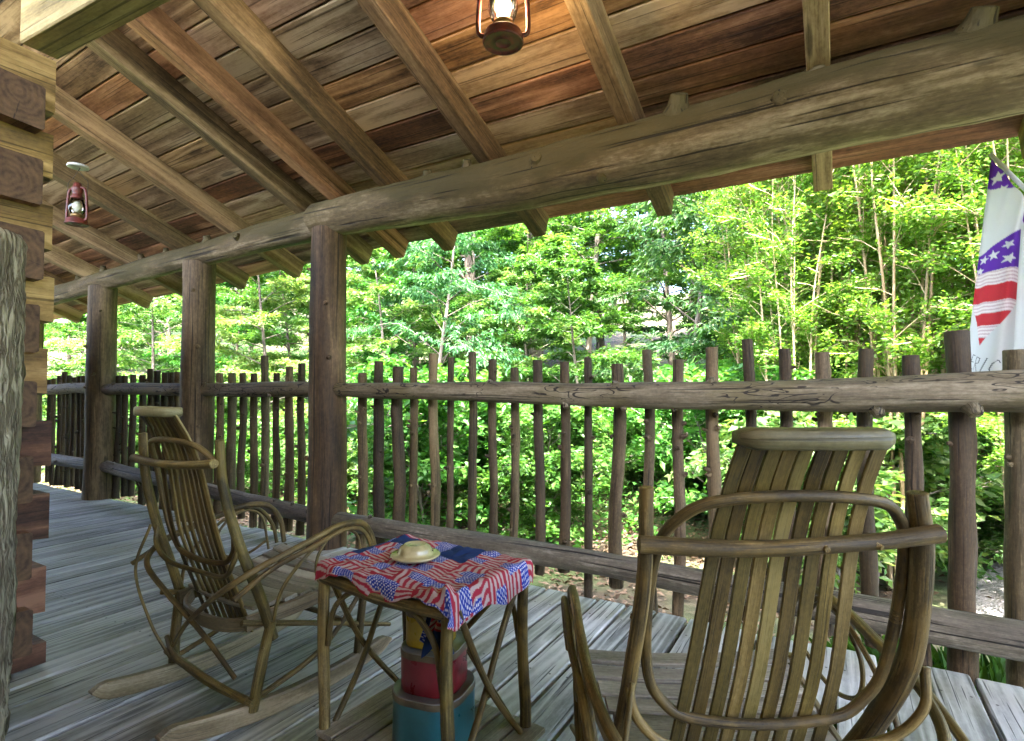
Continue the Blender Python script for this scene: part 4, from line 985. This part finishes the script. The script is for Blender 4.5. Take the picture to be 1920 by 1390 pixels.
def twig_leaves(rs, P, D, n, L, up=.8, spread=.9, droop=.15, jit=.45, cluster=.03):
    """leaves along a twig from P in direction D (vector with length)"""
    t_ = rs.uniform(.08, 1.05, n); b = P + D * t_[:, None] + rs.normal(0, cluster, (n, 3))
    d = D / (np.linalg.norm(D) + 1e-9); sd = np.cross(d, (0, 0, 1.)); sd /= np.linalg.norm(sd) + 1e-6
    sg = rs.choice([-1, 1], n)[:, None]
    axs = d * rs.uniform(.3, .9, n)[:, None] + sd * sg * spread * rs.uniform(.5, 1.2, n)[:, None] + rs.normal(0, .3, (n, 3)); axs[:, 2] -= droop
    nr = np.tile(np.array((0, 0, up)), (n, 1)) + rs.normal(0, jit, (n, 3))
    return b, axs, nr, L * np.clip(rs.gamma(7, .13, n), .35, 1.7)
def make_tree(seed, H, base, rad, nb, nt, nl, L, wr, mat, bark, r0=.07, elev=(.1, .6), droop=.15, jit=.45, planar=.8, stems=1, lean=.1, twl=.32, cl=.03, shape='round'):
    rs = np.random.RandomState(seed); mb = MB(); BL = []
    for s in range(stems):
        an = 2 * PI * s / max(1, stems) + rs.uniform(-.3, .3); ln = lean * (rs.uniform(.5, 1.3))
        h = H * rs.uniform(.82, 1.05) if stems > 1 else H; o = np.array((math.cos(an), math.sin(an), 0)) * (.10 if stems > 1 else 0)
        tp = [o + np.array((math.cos(an) * ln * h * f ** 1.4 + rs.normal(0, .02) * h * .3 * f, math.sin(an) * ln * h * f ** 1.4 + rs.normal(0, .02) * h * .3 * f, h * f)) for f in (0, .2, .4, .6, .8, 1)]
        mb.tube(tp, [r0, r0 * .85, r0 * .68, r0 * .5, r0 * .3, r0 * .08], 9 if stems == 1 else 6, 20, .12, 1.5, seed + s); tpp = catmull(tp, 60)
        for k in range(nb):
            f = base / h + (1 - base / h) * ((k + rs.uniform(0, 1)) / nb) ** .85; f = min(f, .98); P = tpp[int(f * 60)]
            g = (f - base / h) / (1 - base / h)
            prof = math.sin(min(1, .22 + .78 * g) * PI) ** .6 if shape == 'round' else (1 - .75 * g) if shape == 'cone' else (.55 + .45 * g)
            az = k * 2.4 + rs.uniform(-.5, .5); el = rs.uniform(*elev); bl = rad * prof * rs.uniform(.65, 1.15)
            D = np.array((math.cos(az) * math.cos(el), math.sin(az) * math.cos(el), math.sin(el))) * bl
            E = P + D + np.array((0, 0, -.10 * bl)); mid = P + D * .5 + rs.normal(0, .04, 3) * bl + np.array((0, 0, .05 * bl))
            mb.tube([P, mid, E], [r0 * .32 * (1 - .6 * g), r0 * .2 * (1 - .6 * g), .004], 5, 6)
            bp = catmull([P, mid, E], 20)
            for q in range(nt):
                ff = rs.uniform(.2, 1.0); S = bp[int(ff * 20)]; dd = (bp[min(20, int(ff * 20) + 1)] - bp[max(0, int(ff * 20) - 1)]); dd /= np.linalg.norm(dd)
                ra = rs.choice([-1, 1]) * rs.uniform(.4, 1.2); c_, s_ = math.cos(ra), math.sin(ra)
                td = np.array((dd[0] * c_ - dd[1] * s_, dd[0] * s_ + dd[1] * c_, dd[2] * .5 + rs.normal(0, .22 * (1.4 - planar)))); td *= bl * twl * rs.uniform(.6, 1.3) * (1.2 - .5 * ff) + .06
                if q % 3 == 0: mb.tube([S, S + td * .9], [.006, .002], 3, 1)
                BL.append(twig_leaves(rs, S, td, nl, L, planar, .9, droop, jit, cl))
    b, a_, n_, l_ = [np.concatenate([x_[i] for x_ in BL]) for i in range(4)]
    return mb.mesh('trunk', M[bark]), leaves_mesh('crown', b, a_, n_, l_, wr, M[mat], rs)
K = {}
K['broad1'] = make_tree(1, 8.5, .9, 2.7, 38, 15, 84, .080, .52, 'leaf_green', 'tree_bark', .085, (.0, .55), .18)
K['broad2'] = make_tree(2, 7.5, .6, 2.5, 36, 15, 84, .076, .50, 'leaf_green', 'tree_bark', .075, (-.05, .45), .22)
K['layer1'] = make_tree(3, 5.0, .4, 2.4, 32, 16, 72, .070, .46, 'leaf_pale', 'tree_bark', .05, (-.1, .5), .14, .42, .9, shape='cone')
K['layer2'] = make_tree(4, 4.2, .3, 2.2, 30, 16, 72, .068, .46, 'leaf_green', 'tree_bark', .045, (-.1, .5), .14, .42, .9, shape='cone')
K['blue1'] = make_tree(5, 6.5, .8, 2.3, 32, 14, 66, .098, .30, 'leaf_blue', 'tree_bark', .06, (.0, .5), .55, .45, .7)
K['myrtle1'] = make_tree(6, 6.0, 1.3, .85, 12, 9, 30, .043, .5, 'leaf_yellow', 'myrtle_bark', .019, (.3, 1.1), .05, .6, .5, stems=10, lean=.085, twl=.45, cl=.035, shape='flat')
K['myrtle2'] = make_tree(7, 5.4, .9, .8, 12, 9, 30, .042, .5, 'leaf_yellow', 'myrtle_bark', .018, (.3, 1.1), .05, .6, .5, stems=11, lean=.075, twl=.45, cl=.035, shape='flat')
K['shrub1'] = make_tree(8, 1.25, .06, .8, 16, 11, 46, .052, .5, 'leaf_green', 'tree_bark', .016, (.1, .9), .12, .5, .6, stems=3, lean=.25, cl=.03)
K['shrub2'] = make_tree(9, 1.0, .05, .7, 14, 11, 46, .05, .5, 'leaf_pale', 'tree_bark', .014, (.1, .8), .12, .5, .6, stems=3, lean=.25, cl=.03)
K['tall'] = make_tree(10, 13.0, 3.4, 2.8, 30, 12, 40, .13, .5, 'leaf_green', 'tree_bark', .19, (.0, .5), .2)
def plant(kind, name, label, cat, x_, y_, sc_, rz, group, dz=-.05):
    t = thing(name, label, cat, (x_, y_, gz(x_, y_) + dz), rz, group); t.scale = (sc_, sc_, sc_ * rnd.uniform(.92, 1.08))
    tm, cm = K[kind]; link('trunk', tm, t); link('crown', cm, t); return t
rt = random.Random(11)
G1, G2, G3, G4, G5 = 'saplings close beyond the railing', 'trees of the wood behind', 'multi-stemmed crape myrtles', 'low shrubs on the bank', 'tall trunks in the wood'
LSAP = {'layer1': 'pale green layered sapling lit by sun just beyond the railing', 'layer2': 'mid green layered sapling spreading just beyond the railing', 'blue1': 'tree with long drooping blue green leaves beyond the railing',
        'broad1': 'dense broad leaved tree filling the wood behind the railing', 'broad2': 'bushy mid green tree filling the wood behind the saplings'}
near = [('layer1', -13.2, 6.6, 1.0), ('layer1', -9.9, 7.2, 1.05), ('layer2', -16.5, 6.8, 1.1), ('layer1', -19.5, 7.4, 1.2), ('layer1', -7.0, 7.6, 1.0), ('layer2', -11.2, 8.8, 1.25), ('blue1', -5.9, 7.3, .85), ('layer1', -4.4, 8.3, .8),
        ('layer2', -3.2, 7.5, .85), ('layer2', -5.2, 9.4, 1.1), ('blue1', -2.1, 8.9, 1.0), ('blue1', -.6, 9.1, .95), ('layer2', -1.4, 7.8, .7), ('layer2', -8.2, 9.6, 1.2), ('layer1', -22.5, 9.0, 1.3), ('layer2', -14.6, 9.3, 1.3)]
ORD = 'first second third fourth fifth sixth seventh eighth ninth tenth eleventh twelfth thirteenth fourteenth fifteenth sixteenth seventeenth eighteenth nineteenth twentieth'.split()
def bearing(x_, y_): return (x_ * .8616 + y_ * .5075) / (-x_ * .5075 + y_ * .8616)
def relabel(objs, text):
    for i, o in enumerate(sorted(objs, key=lambda o: bearing(o.location.x, o.location.y))): o['label'] = text % ORD[i]
SAP = {}
for k_, x_, y_, s_ in near: o = plant(k_, 'sapling' if 'layer' in k_ else 'tree', LSAP[k_], 'tree', x_, y_, s_, rt.uniform(0, 6.28), G1 + ' ' + k_[:-1]); SAP.setdefault(k_, []).append(o)
relabel(SAP['layer1'], 'pale green layered sapling beyond the railing, %s of its kind from the cabin')
relabel(SAP['layer2'], 'mid green layered sapling beyond the railing, %s of its kind from the cabin')
relabel(SAP['blue1'], 'tree with drooping blue green leaves beyond the railing, %s from the cabin')
mid = [(-23, 11), (-19.5, 10.5), (-16.5, 11), (-13.2, 11.3), (-10.4, 11.6), (-7.6, 11.4), (-5.0, 11.8), (-2.6, 11.2), (-.4, 11.6), (-27, 13.5), (-24, 15.5), (-18, 15), (-12, 15.2), (-8.8, 15), (-5.6, 15.6), (-2.8, 15), (.2, 15.4), (11.5, 15.6), (-15, 14.8), (-30, 17.5), (-20, 19.5), (-14, 20), (-9, 20), (-4, 20), (1, 22), (13, 19), (-6.5, 18), (-11, 18), (-2, 18), (-7.5, 22), (-3, 23), (-12, 23), (3.5, 23), (-16, 24), (-26, 21)]
for i, (x_, y_) in enumerate(mid):
    k_ = ('broad1', 'broad2')[rt.randint(0, 1)]; plant(k_, 'tree', LSAP[k_], 'tree', x_ + rt.uniform(-.6, .6), y_ + rt.uniform(-.5, .5), rt.uniform(.9, 1.2), rt.uniform(0, 6.28), G2 + ' ' + k_)
TALL = []
for x_, y_, s_ in [(-8.0, 11.6, .95), (-1.9, 13.6, .8), (-6.9, 13.0, 1.0), (-11.5, 13.4, 1.0), (-2.9, 13.2, .75), (-.3, 13.6, .8) , (-9.2, 17.5, 1.1)]:
    TALL.append(plant('tall', 'tall_tree', 'tall forest tree with a straight grey trunk behind the saplings', 'tree', x_, y_, s_, rt.uniform(0, 6.28), G5))
relabel(TALL, 'tall forest tree with straight grey trunk behind the saplings, %s from the cabin')
MYR = []
for i, (x_, y_, s_) in enumerate([(1.15, 5.2, .85), (-.4, 5.9, .9), (.45, 5.7, .95), (5.2, 9.6, 1.3), (1.0, 9.8, 1.25), (2.2, 10.6, 1.35), (-.05, 6.3, 1.0), (.75, 6.9, 1.05), (1.35, 5.9, 1.0), (2.0, 6.6, 1.1), (.25, 7.8, 1.1), (1.5, 8.2, 1.15), (2.75, 7.6, 1.15), (2.35, 5.4, .95), (-.85, 7.2, .95), (3.5, 6.4, 1.1), (3.2, 9.0, 1.2), (4.4, 8.0, 1.2)]):
    MYR.append(plant(('myrtle1', 'myrtle2')[i % 2], 'crape_myrtle', 'yellow green crape myrtle of many slender tan stems behind the nearest railing', 'tree', x_, y_, s_, rt.uniform(0, 6.28), G3))
relabel(MYR, 'yellow green crape myrtle with slender tan stems behind the railing, %s from the cabin')
sh = []
for k in range(200):
    if len(sh) >= 46: break
    x_, y_ = rt.uniform(-18, 4.5), rt.uniform(4.6, 9.5)
    if x_ > .1 and y_ < 8.5: continue
    if -2.6 < x_ < .8 and y_ < 6.2: continue
    if all((x_ - a_) ** 2 + (y_ - b) ** 2 > .55 for a_, b in sh): sh.append((x_, y_))
sh += [(.35, 6.4), (1.5, 7.0), (2.4, 6.7), (.1, 5.6)]
for i, (x_, y_) in enumerate(sh):
    k_ = ('shrub1', 'shrub2')[i % 2]; plant(k_, 'shrub', ('leafy mid green shrub on the bank seen between pickets', 'leafy pale green shrub on the bank seen between pickets')[i % 2], 'shrub', x_, y_, rt.uniform(.8, 1.5), rt.uniform(0, 6.28), G4 + (' green', ' pale')[i % 2])

# ground cover and litter: nobody could count it
rs = np.random.RandomState(5)
N = 95000; xx = rs.uniform(-24, 8, N); yy = 4.0 + rs.gamma(2.2, 3.0, N); keep = (yy < 22) & ~((xx > .2) & (yy < 9)); 
dens = np.array([mnoise.noise(Vector((a_ * .45, b * .45, 9))) for a_, b in zip(xx, yy)]); keep &= dens > -.08 - .04 * (yy - 6); keep &= ~((yy < 5.6) & (xx > -3.5) & (rs.rand(N) < .8))
xx, yy = xx[keep], yy[keep]; zz = np.array([gz(a_, b) for a_, b in zip(xx, yy)]) + rs.gamma(1.5, .10, len(xx)); n = len(xx)
ax_ = rs.normal(0, 1, (n, 3)); ax_[:, 2] *= .35; nr = rs.normal(0, .5, (n, 3)); nr[:, 2] += 1
me = leaves_mesh('undergrowth', np.stack([xx, yy, zz], 1), ax_, nr, rs.uniform(.04, .10, n), .5, M['leaf_green'], rs); tag(link('undergrowth', me), 'green ground cover over the bank beyond the railing', kind='stuff')
N = 22000; xx = rs.uniform(-14, 3.0, N); yy = 3.0 + rs.gamma(2.0, 2.0, N); keep = (yy < 16) & ~((xx > .4) & (yy < 9) & (rs.rand(N) < .93)); xx, yy = xx[keep], yy[keep]; n = len(xx)
zz = np.array([gz(a_, b) for a_, b in zip(xx, yy)]) + rs.uniform(.005, .03, n); ax_ = rs.normal(0, 1, (n, 3)); ax_[:, 2] *= .15; nr = rs.normal(0, .25, (n, 3)); nr[:, 2] += 1
me = leaves_mesh('leaf_litter', np.stack([xx, yy, zz], 1), ax_, nr, rs.uniform(.04, .09, n), .6, M['litter'], rs, .2); tag(link('leaf_litter', me), 'dry brown leaf litter on the ground below the deck', kind='stuff')
N = 5000; xx = rs.uniform(.0, 3.2, N); yy = rs.uniform(2.95, 3.55, N); n = N
zz = np.array([gz(a_, b) for a_, b in zip(xx, yy)]); ax_ = rs.normal(0, .35, (n, 3)); ax_[:, 2] = 1; nr = rs.normal(0, 1, (n, 3)); nr[:, 2] *= .2
me = leaves_mesh('grass', np.stack([xx, yy, zz], 1), ax_, nr, rs.uniform(.15, .5, n), .06, M['grass'], rs, .3); tag(link('grass', me), 'thin grass along the deck edge by the gravel', kind='stuff')
